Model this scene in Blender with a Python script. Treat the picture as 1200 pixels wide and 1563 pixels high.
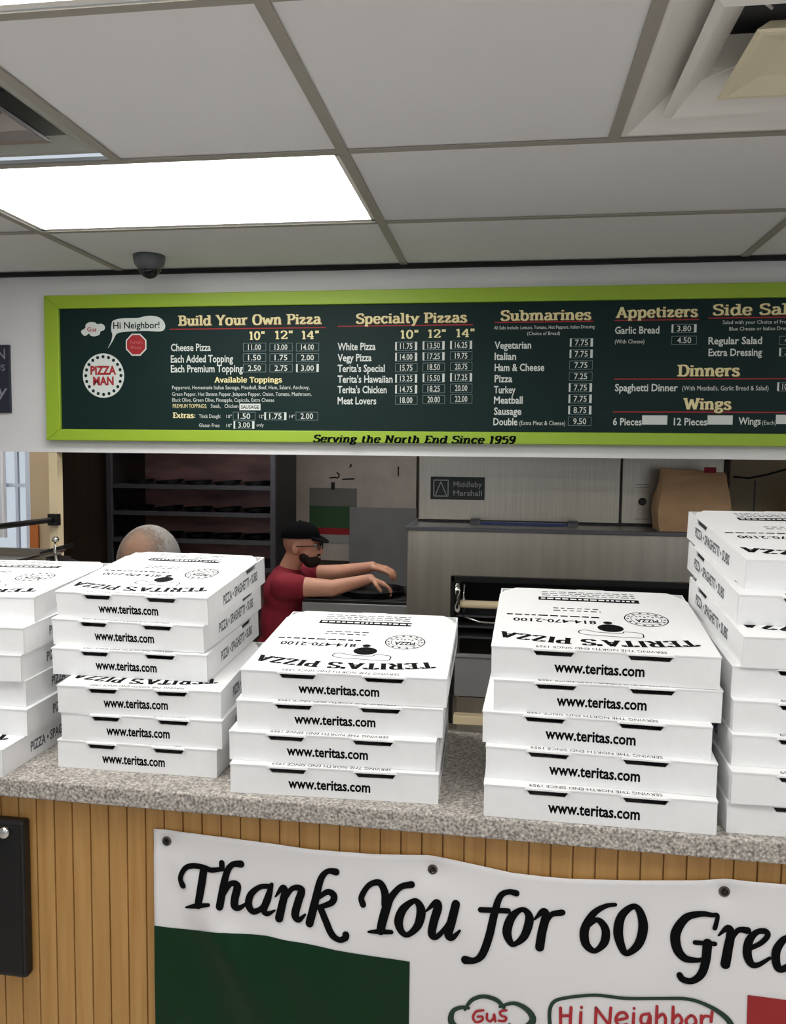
import bpy, bmesh, math, random
from mathutils import Vector, Matrix
random.seed(7)
for o in list(bpy.data.objects): bpy.data.objects.remove(o)
SC = bpy.context.scene
COL = SC.collection
PI = math.pi

# ------------------------------------------------------------------ camera, world, exposure
cam_d = bpy.data.cameras.new('camera'); cam = bpy.data.objects.new('camera', cam_d); COL.objects.link(cam)
cam_d.sensor_fit = 'HORIZONTAL'; cam_d.sensor_width = 36.0
cam_d.lens = 36.0 * 1229.31 / 1200.0
cam_d.clip_start = 0.02
cr = Vector((0.99007319, 0.14016715, 0.01040416)); cu = Vector((-0.02036586, 0.06982442, 0.99735138)); cf = Vector((-0.13906944, 0.98766276, -0.07198591))
cam.matrix_world = Matrix(((cr.x, cu.x, -cf.x, 0), (cr.y, cu.y, -cf.y, 0), (cr.z, cu.z, -cf.z, 1.65), (0, 0, 0, 1)))
SC.camera = cam
W = bpy.data.worlds.new('sky'); SC.world = W; W.use_nodes = True
bgn = W.node_tree.nodes['Background']
bgn.inputs['Color'].default_value = (0.80, 0.90, 1.0, 1); bgn.inputs['Strength'].default_value = 0.75
SC.view_settings.view_transform = 'Standard'; SC.view_settings.look = 'None'
SC.view_settings.gamma = 1.0; SC.view_settings.use_curve_mapping = False
SC.view_settings.exposure = 0.0
LAMP = 9.0          # radiance of the fluorescent lenses

# ------------------------------------------------------------------ materials
def srgb(r, g, b):
    f = lambda c: (c/255)/12.92 if c/255 <= .04045 else ((c/255+.055)/1.055)**2.4
    return (f(r), f(g), f(b), 1)
MATS = {}
def mat(name, col, rough=.6, metal=0.0, spec=.5, noise=None, bump=None, emit=None):
    """noise=(scale, amount, detail, stretch xyz); bump=(scale, strength)"""
    m = bpy.data.materials.new(name); m.use_nodes = True; MATS[name] = m
    nt = m.node_tree; b = nt.nodes['Principled BSDF']
    b.inputs['Base Color'].default_value = col; b.inputs['Roughness'].default_value = rough
    b.inputs['Metallic'].default_value = metal; b.inputs['Specular IOR Level'].default_value = spec
    tc = nt.nodes.new('ShaderNodeTexCoord')
    if noise:
        sc, am, de, st = noise
        mp = nt.nodes.new('ShaderNodeMapping'); mp.inputs['Scale'].default_value = st
        nt.links.new(tc.outputs['Object'], mp.inputs['Vector'])
        n = nt.nodes.new('ShaderNodeTexNoise'); n.inputs['Scale'].default_value = sc; n.inputs['Detail'].default_value = de
        nt.links.new(mp.outputs['Vector'], n.inputs['Vector'])
        r = nt.nodes.new('ShaderNodeValToRGB')
        r.color_ramp.elements[0].position = .3; r.color_ramp.elements[1].position = .7
        r.color_ramp.elements[0].color = tuple(max(0, c*(1-am)) for c in col[:3])+(1,)
        r.color_ramp.elements[1].color = tuple(min(1, c*(1+am)) for c in col[:3])+(1,)
        nt.links.new(n.outputs['Fac'], r.inputs['Fac']); nt.links.new(r.outputs['Color'], b.inputs['Base Color'])
    if bump:
        n2 = nt.nodes.new('ShaderNodeTexNoise'); n2.inputs['Scale'].default_value = bump[0]; n2.inputs['Detail'].default_value = 3
        nt.links.new(tc.outputs['Object'], n2.inputs['Vector'])
        bp = nt.nodes.new('ShaderNodeBump'); bp.inputs['Strength'].default_value = bump[1]; bp.inputs['Distance'].default_value = .002
        nt.links.new(n2.outputs['Fac'], bp.inputs['Height']); nt.links.new(bp.outputs['Normal'], b.inputs['Normal'])
    if emit:
        b.inputs['Emission Color'].default_value = emit[0]; b.inputs['Emission Strength'].default_value = emit[1]
    return m
M_tile = mat('ceiling_tile', srgb(236, 236, 236), .9, bump=(180, .12), noise=(1.5, .02, 2, (1, 1, 1)))
M_tbar = mat('tbar_metal', srgb(164, 159, 149), .5)
M_dark = mat('shadow_gap_dark', srgb(22, 22, 24), .8)
M_wall = mat('white_wall', srgb(232, 231, 232), .75, noise=(3, .03, 3, (1, 1, 1)))
M_cream = mat('cream_paint', srgb(226, 208, 170), .6)
M_beige = mat('beige_wall', srgb(202, 178, 142), .7, noise=(4, .05, 3, (1, 1, 1)))
M_brown = mat('dark_brown_panel', srgb(52, 40, 28), .6, noise=(6, .25, 4, (6, 1, .6)))
M_floor = mat('floor_tile', srgb(196, 190, 184), .6, noise=(5, .12, 4, (1, 1, 1)))
M_kwall = mat('kitchen_wall', srgb(150, 140, 130), .7, noise=(2.5, .1, 5, (1, 1, 1)))
M_dirty = mat('stained_white_panel', srgb(206, 194, 184), .6, noise=(7, .10, 6, (1, 1, 1)))
M_lime = mat('lime_paint', srgb(158, 190, 48), .45, noise=(2, .04, 2, (1, 1, 1)))
M_board = mat('dark_green_board', srgb(22, 44, 42), .5, spec=.15, noise=(3, .1, 2, (1, 1, 1)))
M_ink = mat('black_ink', srgb(7, 7, 9), .75, spec=.1)
M_greyink = mat('grey_ink', srgb(96, 98, 104), .7)
M_white = mat('white_letter', srgb(222, 228, 222), .6)
M_dimwhite = mat('slot_frame_grey', srgb(120, 138, 140), .5)
M_yellow = mat('cream_yellow_letter', srgb(240, 230, 172), .6)
M_red = mat('red_letter', srgb(168, 34, 40), .6)
M_box = mat('white_cardboard', srgb(236, 236, 236), .55, spec=.3, noise=(60, .012, 3, (1, 1, 1)), bump=(140, .04))
M_boxin = mat('cardboard_edge', srgb(206, 200, 192), .8)
M_steel = mat('brushed_steel', srgb(178, 172, 160), .34, 1.0, noise=(14, .10, 4, (12, 12, .25)))
M_steelh = mat('brushed_steel_hood', srgb(190, 184, 172), .36, 1.0, noise=(5, .10, 4, (5, 3, .3)))
M_chrome = mat('chrome', srgb(225, 225, 222), .12, 1.0)
M_black = mat('black_plastic', srgb(14, 14, 16), .45)
M_blackm = mat('black_metal', srgb(20, 20, 22), .4, .3)
M_dgrey = mat('dark_grey_metal', srgb(92, 92, 96), .4, .6)
M_grey = mat('grey_metal_sheet', srgb(140, 140, 140), .5, .3, noise=(4, .1, 3, (1, 1, 1)))
M_pink = mat('steel_back_pink_reflection', srgb(214, 172, 168), .5, .45, noise=(3, .35, 3, (1, 1, 4)))  # pink reflection put into the base colour of the steel back
M_vinyl = mat('white_vinyl', srgb(226, 224, 224), .42, spec=.4)
M_green = mat('green_vinyl', srgb(4, 46, 22), .33, spec=.22, noise=(2, .06, 2, (1, 1, 1)))
M_redv = mat('red_vinyl', srgb(150, 26, 30), .42)
M_diff = mat('diffuser_white', srgb(238, 236, 230), .45)
M_diffb = mat('diffuser_cream', srgb(236, 226, 196), .5)
M_duct = mat('duct_dark', srgb(120, 122, 128), .5, .5)
M_bag = mat('brown_paper', srgb(176, 142, 106), .8, noise=(9, .10, 4, (1, 1, 1)), bump=(30, .3))
M_skin = mat('skin', srgb(206, 150, 124), .55, noise=(20, .06, 3, (1, 1, 1)))
M_shirt = mat('maroon_cotton', srgb(134, 22, 42), .85, noise=(16, .12, 3, (1, 1, 1)))
M_trouser = mat('dark_trousers', srgb(34, 34, 40), .85)
M_cap = mat('black_cap', srgb(8, 8, 11), .95, spec=.1)
M_beard = mat('dark_beard', srgb(38, 28, 24), .9)
M_hair_ = mat('grey_hair', srgb(128, 120, 112), .8, noise=(60, .25, 4, (1, 1, .3)), bump=(160, .8))
def hair_mat():
    """grey hair thinning to brownish scalp round the whorl at the back of the crown"""
    m = mat('thinning_grey_hair', srgb(128, 120, 112), .8, bump=(170, .7)); nt = m.node_tree; b = nt.nodes['Principled BSDF']
    tc = nt.nodes.new('ShaderNodeTexCoord'); vd = nt.nodes.new('ShaderNodeVectorMath'); vd.operation = 'DISTANCE'; vd.inputs[1].default_value = (0, -.085, 1.385)
    nt.links.new(tc.outputs['Object'], vd.inputs[0])
    n = nt.nodes.new('ShaderNodeTexNoise'); n.inputs['Scale'].default_value = 90; n.inputs['Detail'].default_value = 4; nt.links.new(tc.outputs['Object'], n.inputs['Vector'])
    ma = nt.nodes.new('ShaderNodeMath'); ma.operation = 'MULTIPLY_ADD'; ma.inputs[1].default_value = .09; nt.links.new(n.outputs['Fac'], ma.inputs[0]); nt.links.new(vd.outputs['Value'], ma.inputs[2])
    r = nt.nodes.new('ShaderNodeValToRGB'); e = r.color_ramp.elements
    e[0].position = .07; e[0].color = srgb(122, 92, 74); e[1].position = .14; e[1].color = srgb(126, 122, 118)
    q = e.new(.11); q.color = srgb(96, 82, 72)
    nt.links.new(ma.outputs[0], r.inputs['Fac']); nt.links.new(r.outputs['Color'], b.inputs['Base Color'])
    return m
M_hair = hair_mat()
M_greysh = mat('grey_shirt', srgb(92, 92, 98), .85)
M_pgreen = mat('poster_green', srgb(58, 96, 62), .6); M_pred = mat('poster_red', srgb(170, 34, 46), .6)
M_pgrey = mat('poster_grey', srgb(128, 126, 120), .6); M_pwhite = mat('poster_white', srgb(176, 174, 170), .6)
M_orange = mat('orange_wood', srgb(196, 112, 50), .5)
M_curtain = mat('sheer_curtain', srgb(236, 236, 240), .8)
M_navy = mat('navy_sign', srgb(40, 42, 58), .5)
M_plate = mat('nameplate_black', srgb(26, 30, 30), .4)
M_domecam = mat('camera_grey', srgb(92, 94, 98), .45)
M_lens = mat('camera_dome', srgb(18, 18, 22), .1)

def glass_mat():
    m = bpy.data.materials.new('window_glass'); m.use_nodes = True; nt = m.node_tree
    for n in list(nt.nodes): nt.nodes.remove(n)
    out = nt.nodes.new('ShaderNodeOutputMaterial'); mx = nt.nodes.new('ShaderNodeMixShader')
    t = nt.nodes.new('ShaderNodeBsdfTransparent'); g = nt.nodes.new('ShaderNodeBsdfGlossy')
    g.inputs['Roughness'].default_value = .05; mx.inputs[0].default_value = .08
    nt.links.new(t.outputs[0], mx.inputs[1]); nt.links.new(g.outputs[0], mx.inputs[2]); nt.links.new(mx.outputs[0], out.inputs[0])
    return m
M_glass = glass_mat()

def lamp_mat(k=1.0):
    """prismatic lens lit by tubes running along X: brighter over each tube"""
    m = bpy.data.materials.new('lit_lens'); m.use_nodes = True; nt = m.node_tree; b = nt.nodes['Principled BSDF']
    b.inputs['Base Color'].default_value = srgb(240, 240, 236); b.inputs['Roughness'].default_value = .4
    tc = nt.nodes.new('ShaderNodeTexCoord'); sp = nt.nodes.new('ShaderNodeSeparateXYZ'); nt.links.new(tc.outputs['Object'], sp.inputs[0])
    mu = nt.nodes.new('ShaderNodeMath'); mu.operation = 'MULTIPLY'; mu.inputs[1].default_value = 2*PI/.19; nt.links.new(sp.outputs['Y'], mu.inputs[0])
    co = nt.nodes.new('ShaderNodeMath'); co.operation = 'COSINE'; nt.links.new(mu.outputs[0], co.inputs[0])
    ma = nt.nodes.new('ShaderNodeMath'); ma.operation = 'MULTIPLY_ADD'; ma.inputs[1].default_value = .16*LAMP*k; ma.inputs[2].default_value = LAMP*k
    nt.links.new(co.outputs[0], ma.inputs[0]); nt.links.new(ma.outputs[0], b.inputs['Emission Strength'])
    b.inputs['Emission Color'].default_value = (1.0, .99, .965, 1)
    return m
M_lamp = lamp_mat(); M_lamp_fill = lamp_mat(1.1); M_lamp_added = lamp_mat(.65)

def laminate_mat():
    m = mat('speckled_laminate', srgb(150, 146, 138), .4); nt = m.node_tree; b = nt.nodes['Principled BSDF']
    tc = nt.nodes.new('ShaderNodeTexCoord')
    n = nt.nodes.new('ShaderNodeTexNoise'); n.inputs['Scale'].default_value = 210; n.inputs['Detail'].default_value = 4; nt.links.new(tc.outputs['Object'], n.inputs['Vector'])
    r = nt.nodes.new('ShaderNodeValToRGB'); cr_ = r.color_ramp
    cr_.elements[0].position = .33; cr_.elements[0].color = srgb(100, 94, 90)
    cr_.elements[1].position = .68; cr_.elements[1].color = srgb(212, 206, 196)
    e = cr_.elements.new(.45); e.color = srgb(150, 144, 138); e = cr_.elements.new(.55); e.color = srgb(176, 169, 160)
    nt.links.new(n.outputs['Fac'], r.inputs['Fac']); nt.links.new(r.outputs['Color'], b.inputs['Base Color'])
    return m
M_lam = laminate_mat()
def oak_mat():
    m = mat('oak_beadboard', srgb(176, 128, 66), .45); nt = m.node_tree; b = nt.nodes['Principled BSDF']
    tc = nt.nodes.new('ShaderNodeTexCoord'); mp = nt.nodes.new('ShaderNodeMapping'); mp.inputs['Scale'].default_value = (14, 14, .7); nt.links.new(tc.outputs['Object'], mp.inputs['Vector'])
    n = nt.nodes.new('ShaderNodeTexNoise'); n.inputs['Scale'].default_value = 5; n.inputs['Detail'].default_value = 5; n.inputs['Distortion'].default_value = .4
    nt.links.new(mp.outputs['Vector'], n.inputs['Vector'])
    r = nt.nodes.new('ShaderNodeValToRGB'); r.color_ramp.elements[0].position = .3; r.color_ramp.elements[1].position = .72
    r.color_ramp.elements[0].color = srgb(172, 126, 66); r.color_ramp.elements[1].color = srgb(194, 150, 90)
    nt.links.new(n.outputs['Fac'], r.inputs['Fac']); nt.links.new(r.outputs['Color'], b.inputs['Base Color'])
    return m
M_oak = oak_mat()

# ------------------------------------------------------------------ mesh helpers
class MB:
    """collects faces, becomes ONE mesh object"""
    def __init__(s): s.v = []; s.f = []; s.mi = []
    def face(s, pts, mi=0):
        i = len(s.v); s.v += [tuple(p) for p in pts]; s.f.append(tuple(range(i, i+len(pts)))); s.mi.append(mi)
    def box(s, a, b, mi=0):
        x0, y0, z0 = a; x1, y1, z1 = b
        i = len(s.v); s.v += [(x0,y0,z0),(x1,y0,z0),(x1,y1,z0),(x0,y1,z0),(x0,y0,z1),(x1,y0,z1),(x1,y1,z1),(x0,y1,z1)]
        for q in ((0,3,2,1),(4,5,6,7),(0,1,5,4),(1,2,6,5),(2,3,7,6),(3,0,4,7)): s.f.append(tuple(i+k for k in q)); s.mi.append(mi)
    def prism(s, pa, pb, mi=0):
        """two matching outlines -> closed solid"""
        n = len(pa); i = len(s.v); s.v += [tuple(p) for p in pa] + [tuple(p) for p in pb]
        s.f.append(tuple(range(i+n-1, i-1, -1))); s.mi.append(mi); s.f.append(tuple(range(i+n, i+2*n))); s.mi.append(mi)
        for k in range(n):
            j = (k+1) % n; s.f.append((i+k, i+j, i+n+j, i+n+k)); s.mi.append(mi)
    def tube(s, pts, r, n=10, mi=0, cap=True):
        pts = [Vector(p) for p in pts]; R = r if isinstance(r, (list, tuple)) else [r]*len(pts); rings = []
        for k, p in enumerate(pts):
            t = (pts[min(k+1, len(pts)-1)] - pts[max(k-1, 0)]).normalized()
            a = t.cross(Vector((0, 0, 1)))
            if a.length < .05: a = t.cross(Vector((1, 0, 0)))
            a.normalize(); b = t.cross(a)
            i = len(s.v); s.v += [tuple(p + (a*math.cos(2*PI*q/n) + b*math.sin(2*PI*q/n))*R[k]) for q in range(n)]; rings.append(i)
        for k in range(len(pts)-1):
            for q in range(n):
                j = (q+1) % n; s.f.append((rings[k]+q, rings[k]+j, rings[k+1]+j, rings[k+1]+q)); s.mi.append(mi)
        if cap:
            s.f.append(tuple(rings[0]+q for q in range(n-1, -1, -1))); s.mi.append(mi)
            s.f.append(tuple(rings[-1]+q for q in range(n))); s.mi.append(mi)
    def lathe(s, prof, c=(0, 0, 0), n=24, mi=0):
        rings = []
        for r, z in prof:
            i = len(s.v); s.v += [(c[0]+r*math.cos(2*PI*q/n), c[1]+r*math.sin(2*PI*q/n), c[2]+z) for q in range(n)]; rings.append(i)
        for k in range(len(prof)-1):
            for q in range(n):
                j = (q+1) % n; s.f.append((rings[k]+q, rings[k]+j, rings[k+1]+j, rings[k+1]+q)); s.mi.append(mi)
        s.f.append(tuple(rings[0]+q for q in range(n-1, -1, -1))); s.mi.append(mi)
        s.f.append(tuple(rings[-1]+q for q in range(n))); s.mi.append(mi)
    def ellipsoid(s, c, r, rot=None, nu=16, nv=10, mi=0):
        i = len(s.v); c = Vector(c)
        P = []
        for a in range(1, nv):
            th = PI*a/nv
            for b in range(nu):
                ph = 2*PI*b/nu; P.append(Vector((r[0]*math.sin(th)*math.cos(ph), r[1]*math.sin(th)*math.sin(ph), r[2]*math.cos(th))))
        P += [Vector((0, 0, r[2])), Vector((0, 0, -r[2]))]
        if rot: P = [rot @ p for p in P]
        s.v += [tuple(c+p) for p in P]
        for a in range(nv-2):
            for b in range(nu):
                j = (b+1) % nu; s.f.append((i+a*nu+b, i+(a+1)*nu+b, i+(a+1)*nu+j, i+a*nu+j)); s.mi.append(mi)
        T = i+(nv-1)*nu
        for b in range(nu):
            j = (b+1) % nu; s.f.append((T, i+b, i+j)); s.mi.append(mi); s.f.append((T+1, i+(nv-2)*nu+j, i+(nv-2)*nu+b)); s.mi.append(mi)
    def capsule(s, a, ra, b, rb, mi=0):
        s.ellipsoid(a, (ra,)*3, mi=mi); s.ellipsoid(b, (rb,)*3, mi=mi); s.tube([a, b], [ra, rb], 16, mi)
    def add(s, vs, fs, M=None, mi=0):
        i = len(s.v); s.v += [tuple(M @ Vector(v)) if M else tuple(v) for v in vs]
        for f in fs: s.f.append(tuple(i+k for k in f)); s.mi.append(mi)
    def build(s, name, m, parent=None, smooth=False, bevel=0, loc=None, rot=None):
        me = bpy.data.meshes.new(name); me.from_pydata(s.v, [], s.f)
        for x in (m if isinstance(m, (list, tuple)) else [m]): me.materials.append(x)
        me.polygons.foreach_set('material_index', s.mi)
        if smooth: me.polygons.foreach_set('use_smooth', [True]*len(s.f))
        me.update()
        o = bpy.data.objects.new(name, me); COL.objects.link(o)
        if parent: o.parent = parent
        if loc: o.location = loc
        if rot: o.rotation_euler = rot
        if bevel:
            b = o.modifiers.new('bevel', 'BEVEL'); b.width = bevel; b.segments = 2; b.limit_method = 'ANGLE'; b.angle_limit = math.radians(40)
        return o
def remesh(o, vox, smooth=5):
    r = o.modifiers.new('merge', 'REMESH'); r.mode = 'VOXEL'; r.voxel_size = vox; r.use_smooth_shade = True
    m = o.modifiers.new('soften', 'SMOOTH'); m.iterations = smooth; m.factor = .5
    return o
def tag(o, label=None, cat=None, group=None, kind=None):
    if label: o['label'] = label
    if cat: o['category'] = cat
    if group: o['group'] = group
    if kind: o['kind'] = kind
    return o
def thing(name, label, cat, loc=(0, 0, 0), rot=(0, 0, 0), group=None):
    o = bpy.data.objects.new(name, None); o.empty_display_size = .05; COL.objects.link(o); o.location = loc; o.rotation_euler = rot
    return tag(o, label, cat, group)
def struct(mb, name, m, **k): return tag(mb.build(name, m, **k), kind='structure')

# ------------------------------------------------------------------ lettering
_fc = {}
def font_mesh(txt, bold=0.0):
    """letters of a text as flat faces in a box of (width, cap height 1)"""
    if (txt, bold) in _fc: return _fc[(txt, bold)]
    def mk(t):
        c = bpy.data.curves.new('t', 'FONT'); c.body = t; c.dimensions = '2D'; c.fill_mode = 'FRONT'; c.resolution_u = 2; c.offset = bold; c.size = 1
        o = bpy.data.objects.new('t', c); me = o.to_mesh()
        vs = [v.co.copy() for v in me.vertices]; fs = [tuple(p.vertices) for p in me.polygons]
        o.to_mesh_clear(); bpy.data.objects.remove(o); bpy.data.curves.remove(c)
        return vs, fs
    vs, fs = mk(txt); cv, _ = mk('H')
    cap = max(v.y for v in cv); x0 = min(v.x for v in vs); x1 = max(v.x for v in vs)
    _fc[(txt, bold)] = ([((v.x-x0)/(x1-x0), v.y/cap) for v in vs], fs)
    return _fc[(txt, bold)]
def sans(mb, fn, txt, x, y, w, h, mi=0, bold=0.0, slant=0.0):
    """fn(x,y)->3D point"""
    vs, fs = font_mesh(txt, bold)
    mb.add([fn(x+u*w+slant*v*h, y+v*h) for u, v in vs], fs, None, mi)

def spline(pts, closed=False, sub=7):
    if len(pts) < 3: return pts
    n = len(pts); out = []
    closed = closed or (abs(pts[0][0]-pts[-1][0]) < 1e-6 and abs(pts[0][1]-pts[-1][1]) < 1e-6)
    if closed: pts = pts[:-1]; n -= 1
    g = (lambda i: pts[i % n]) if closed else (lambda i: pts[max(0, min(n-1, i))])
    for i in range(n if closed else n-1):
        p0, p1, p2, p3 = g(i-1), g(i), g(i+1), g(i+2)
        for k in range(sub):
            t = k/sub
            out.append(tuple(.5*((2*b)+(-a+c)*t+(2*a-5*b+4*c-d)*t*t+(-a+3*b-3*c+d)*t**3) for a, b, c, d in zip(p0, p1, p2, p3)))
    out.append(tuple(g(n if closed else n-1)))
    return out
def ribbon(mb, fn, pts, mi=0, caps=True):
    """stroke of (x, y, width) points as quads with round ends"""
    n = len(pts); L = []; Rr = []
    for k in range(n):
        a = pts[max(0, k-1)]; b = pts[min(n-1, k+1)]; dx, dy = b[0]-a[0], b[1]-a[1]; l = math.hypot(dx, dy) or 1e-9
        nx, ny = -dy/l, dx/l; w = pts[k][2]/2
        L.append((pts[k][0]+nx*w, pts[k][1]+ny*w)); Rr.append((pts[k][0]-nx*w, pts[k][1]-ny*w))
    for k in range(n-1):
        mb.face([fn(*Rr[k]), fn(*Rr[k+1]), fn(*L[k+1]), fn(*L[k])], mi)
    if caps:
        for p in (pts[0], pts[-1]):
            mb.face([fn(p[0]+p[2]/2*math.cos(2*PI*q/12), p[1]+p[2]/2*math.sin(2*PI*q/12)) for q in range(12)], mi)
# slab-serif letters: width; strokes (L straight, C curved), f = serif bar
ST = 'L .2,0 .2,1|'
BOWLP = 'C .2,.97 .44,.97 .58,.86 .58,.6 .44,.47 .2,.47|'
BL = 'C .16,.5 .3,.68 .48,.62 .55,.35 .48,.08 .32,0 .16,.16|'
GL = {
'B': (.72, ST+'C .2,.97 .4,.97 .54,.88 .54,.64 .4,.53 .2,.53|C .2,.53 .44,.53 .6,.42 .6,.14 .46,.03 .2,.03|f .14,.03|f .14,.97'),
'Y': (.74, 'L .12,1 .38,.45|L .64,1 .38,.45|L .38,.5 .38,0|f .12,.97|f .64,.97|f .38,.03'),
'O': (.8, 'C .4,1 .18,.88 .11,.5 .18,.12 .4,0 .62,.12 .69,.5 .62,.88 .4,1'),
'P': (.68, ST+BOWLP+'f .2,.03|f .14,.97'), 'S': (.64, 'C .54,.78 .48,.95 .3,.98 .12,.86 .14,.64 .34,.52 .54,.38 .52,.12 .34,.02 .14,.06 .08,.24'),
'A': (.78, 'L .1,0 .38,1|L .38,1 .66,0|L .2,.32 .56,.32|f .1,.03|f .66,.03'), 'D': (.78, ST+'C .2,.97 .48,.97 .64,.8 .69,.5 .64,.2 .48,.03 .2,.03|f .14,.03|f .14,.97'),
'W': (1.05, 'L .1,1 .3,0|L .3,0 .52,.9|L .52,.9 .74,0|L .74,0 .94,1|f .1,.97|f .94,.97'),
'E': (.66, ST+'L .2,.97 .58,.97|L .2,.5 .48,.5|L .2,.03 .58,.03|L .56,.97 .56,.78|L .56,.03 .56,.22|f .14,.03|f .14,.97'),
'T': (.7, 'L .35,0 .35,1|L .06,.97 .64,.97|L .08,.97 .08,.76|L .62,.97 .62,.76|f .35,.03'),
'R': (.74, ST+BOWLP+'L .4,.47 .62,.03|f .2,.03|f .14,.97|f .64,.03'), 'I': (.4, ST+'f .2,.03|f .2,.97'),
'N': (.82, 'L .18,0 .18,1|L .18,1 .62,0|L .62,0 .62,1|f .18,.03|f .62,.97|f .14,.97'),
'Z': (.66, 'L .1,.97 .56,.97|L .56,.97 .1,.03|L .1,.03 .58,.03|L .12,.97 .12,.78|L .56,.03 .56,.22'),
'u': (.66, 'L .16,.68 .16,.2|C .16,.25 .22,.05 .36,.03 .5,.22|L .5,.68 .5,0|f .1,.65|f .44,.65|f .56,.03'),
'i': (.32, 'L .16,0 .16,.68|f .1,.65|f .16,.03|L .16,.84 .16,.98'), 'l': (.32, 'L .16,0 .16,1|f .1,.97|f .16,.03'),
'd': (.66, 'C .48,.52 .34,.67 .17,.6 .1,.34 .17,.06 .32,.01 .48,.18|L .5,0 .5,1|f .44,.97|f .56,.03'),
'o': (.64, 'C .32,.7 .16,.62 .1,.35 .16,.08 .32,0 .48,.08 .54,.35 .48,.62 .32,.7'),
'r': (.48, 'L .16,0 .16,.68|C .16,.42 .24,.62 .36,.67 .43,.6|f .1,.65|f .18,.03'),
'w': (.86, 'L .08,.68 .25,0|L .25,0 .43,.62|L .43,.62 .61,0|L .61,0 .78,.68|f .08,.65|f .78,.65'),
'n': (.66, 'L .16,0 .16,.68|C .16,.45 .28,.66 .42,.66 .5,.48|L .5,.5 .5,0|f .1,.65|f .16,.03|f .5,.03'),
'h': (.66, 'L .16,0 .16,1|C .16,.45 .28,.66 .42,.66 .5,.48|L .5,.5 .5,0|f .1,.97|f .16,.03|f .5,.03'),
'm': (.98, 'L .16,0 .16,.68|C .16,.45 .28,.66 .42,.66 .49,.48|L .49,.5 .49,0|C .49,.45 .6,.66 .74,.66 .82,.48|L .82,.5 .82,0|f .1,.65|f .16,.03|f .49,.03|f .82,.03'),
'z': (.54, 'L .08,.65 .44,.65|L .44,.65 .08,.03|L .08,.03 .46,.03|L .1,.65 .1,.5|L .45,.03 .45,.18'),
'a': (.62, 'C .13,.55 .2,.67 .36,.67 .46,.52|L .46,.55 .46,.05|C .46,.4 .22,.36 .11,.22 .15,.04 .3,.02 .46,.16|f .52,.03'),
'p': (.66, 'L .16,-.3 .16,.68|'+BL+'f .1,.65|f .16,-.27'), 'b': (.66, 'L .16,0 .16,1|'+BL+'f .1,.97'),
'e': (.58, 'L .12,.36 .5,.36|C .5,.36 .46,.6 .3,.69 .14,.58 .1,.3 .18,.06 .34,0 .5,.14'), 'c': (.56, 'C .48,.52 .4,.67 .26,.68 .12,.5 .12,.2 .28,.01 .5,.14'),
't': (.44, 'L .18,.9 .18,.15|C .18,.18 .24,.03 .38,.07|L .06,.65 .36,.65'), 'y': (.6, 'L .08,.68 .3,.05|L .52,.68 .3,.05|C .3,.05 .22,-.2 .08,-.26|f .08,.65|f .52,.65'),
's': (.52, 'C .42,.54 .34,.67 .2,.67 .1,.55 .18,.42 .36,.3 .43,.14 .32,.01 .14,.03 .07,.16'),
'g': (.6, 'C .3,.68 .14,.6 .12,.46 .3,.28 .46,.46 .44,.6 .3,.68|C .24,.3 .13,.2 .2,.09 .46,.0 .46,-.2 .24,-.28 .08,-.16 .2,.04|L .44,.6 .56,.66'),
'v': (.58, 'L .08,.68 .29,0|L .29,0 .5,.68|f .08,.65|f .5,.65'), 'x': (.58, 'L .08,.66 .48,.02|L .48,.66 .08,.02|f .08,.65|f .48,.03'),
'1': (.44, 'L .24,0 .24,1|L .24,1 .08,.84|f .24,.03'), '0': (.62, 'C .31,1 .17,.85 .11,.5 .17,.15 .31,0 .45,.15 .51,.5 .45,.85 .31,1'),
'2': (.6, 'C .1,.75 .16,.95 .34,.99 .48,.8 .4,.5 .1,.05|L .1,.04 .52,.04|L .51,.04 .51,.2'), '4': (.62, 'L .42,0 .42,1|L .42,1 .06,.3|L .06,.3 .56,.3|f .42,.03'),
'9': (.6, 'C .3,1 .14,.9 .12,.66 .3,.42 .46,.62 .46,.9 .3,1|C .48,.7 .46,.25 .3,.02 .12,.1'), '5': (.58, 'L .14,.97 .48,.97|L .14,.97 .12,.55|C .12,.55 .3,.64 .5,.5 .48,.12 .28,0 .08,.12'),
'"': (.38, 'L .12,1.05 .12,.72|L .27,1.05 .27,.72'), "'": (.24, 'L .12,1.05 .12,.72'), ':': (.3, 'L .14,.06 .14,.2|L .14,.48 .14,.62'), ' ': (.36, ''),
}
def serif(mb, fn, txt, x, y, w, h, mi=0, thick=.19, thin=.085, slant=0.0):
    tot = sum(GL[c][0] for c in txt); sx = w/tot/h; cx = 0.0
    for ci, ch in enumerate(txt):
        adv, d = GL[ch]; si = 0
        def P(px, py): return (x + ((cx+px)*sx + slant*py)*h, y + py*h)
        for s in d.split('|'):
            s = s.strip()
            if not s: continue
            k, rest = s[0], [tuple(float(q) for q in t.split(',')) for t in s[1:].split()]
            if k == 'f':
                (a, b), = rest; p, q = P(a-.13, b), P(a+.13, b); pts = [(p[0], p[1], thin*h), (q[0], q[1], thin*h)]
            else:
                raw = spline(rest, sub=5) if k == 'C' else rest; pts = []
                for i, (a, b) in enumerate(raw):
                    u, v = raw[max(0, i-1)], raw[min(len(raw)-1, i+1)]; dx, dy = v[0]-u[0], v[1]-u[1]; l = math.hypot(dx, dy) or 1
                    pts.append(P(a, b) + ((thin+(thick-thin)*(abs(dy)/l)**1.3)*h*min(1.0, .35+.65*sx),))
            si += 1; off = 2.5e-5*si + 2e-4*(ci % 2)              # overlapping strokes lie one on another, not in one plane
            ribbon(mb, (lambda x_, y_, o_=off: (lambda q_: (q_[0], q_[1]-o_, q_[2]))(fn(x_, y_))), pts, mi, caps=False)
        cx += adv

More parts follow.
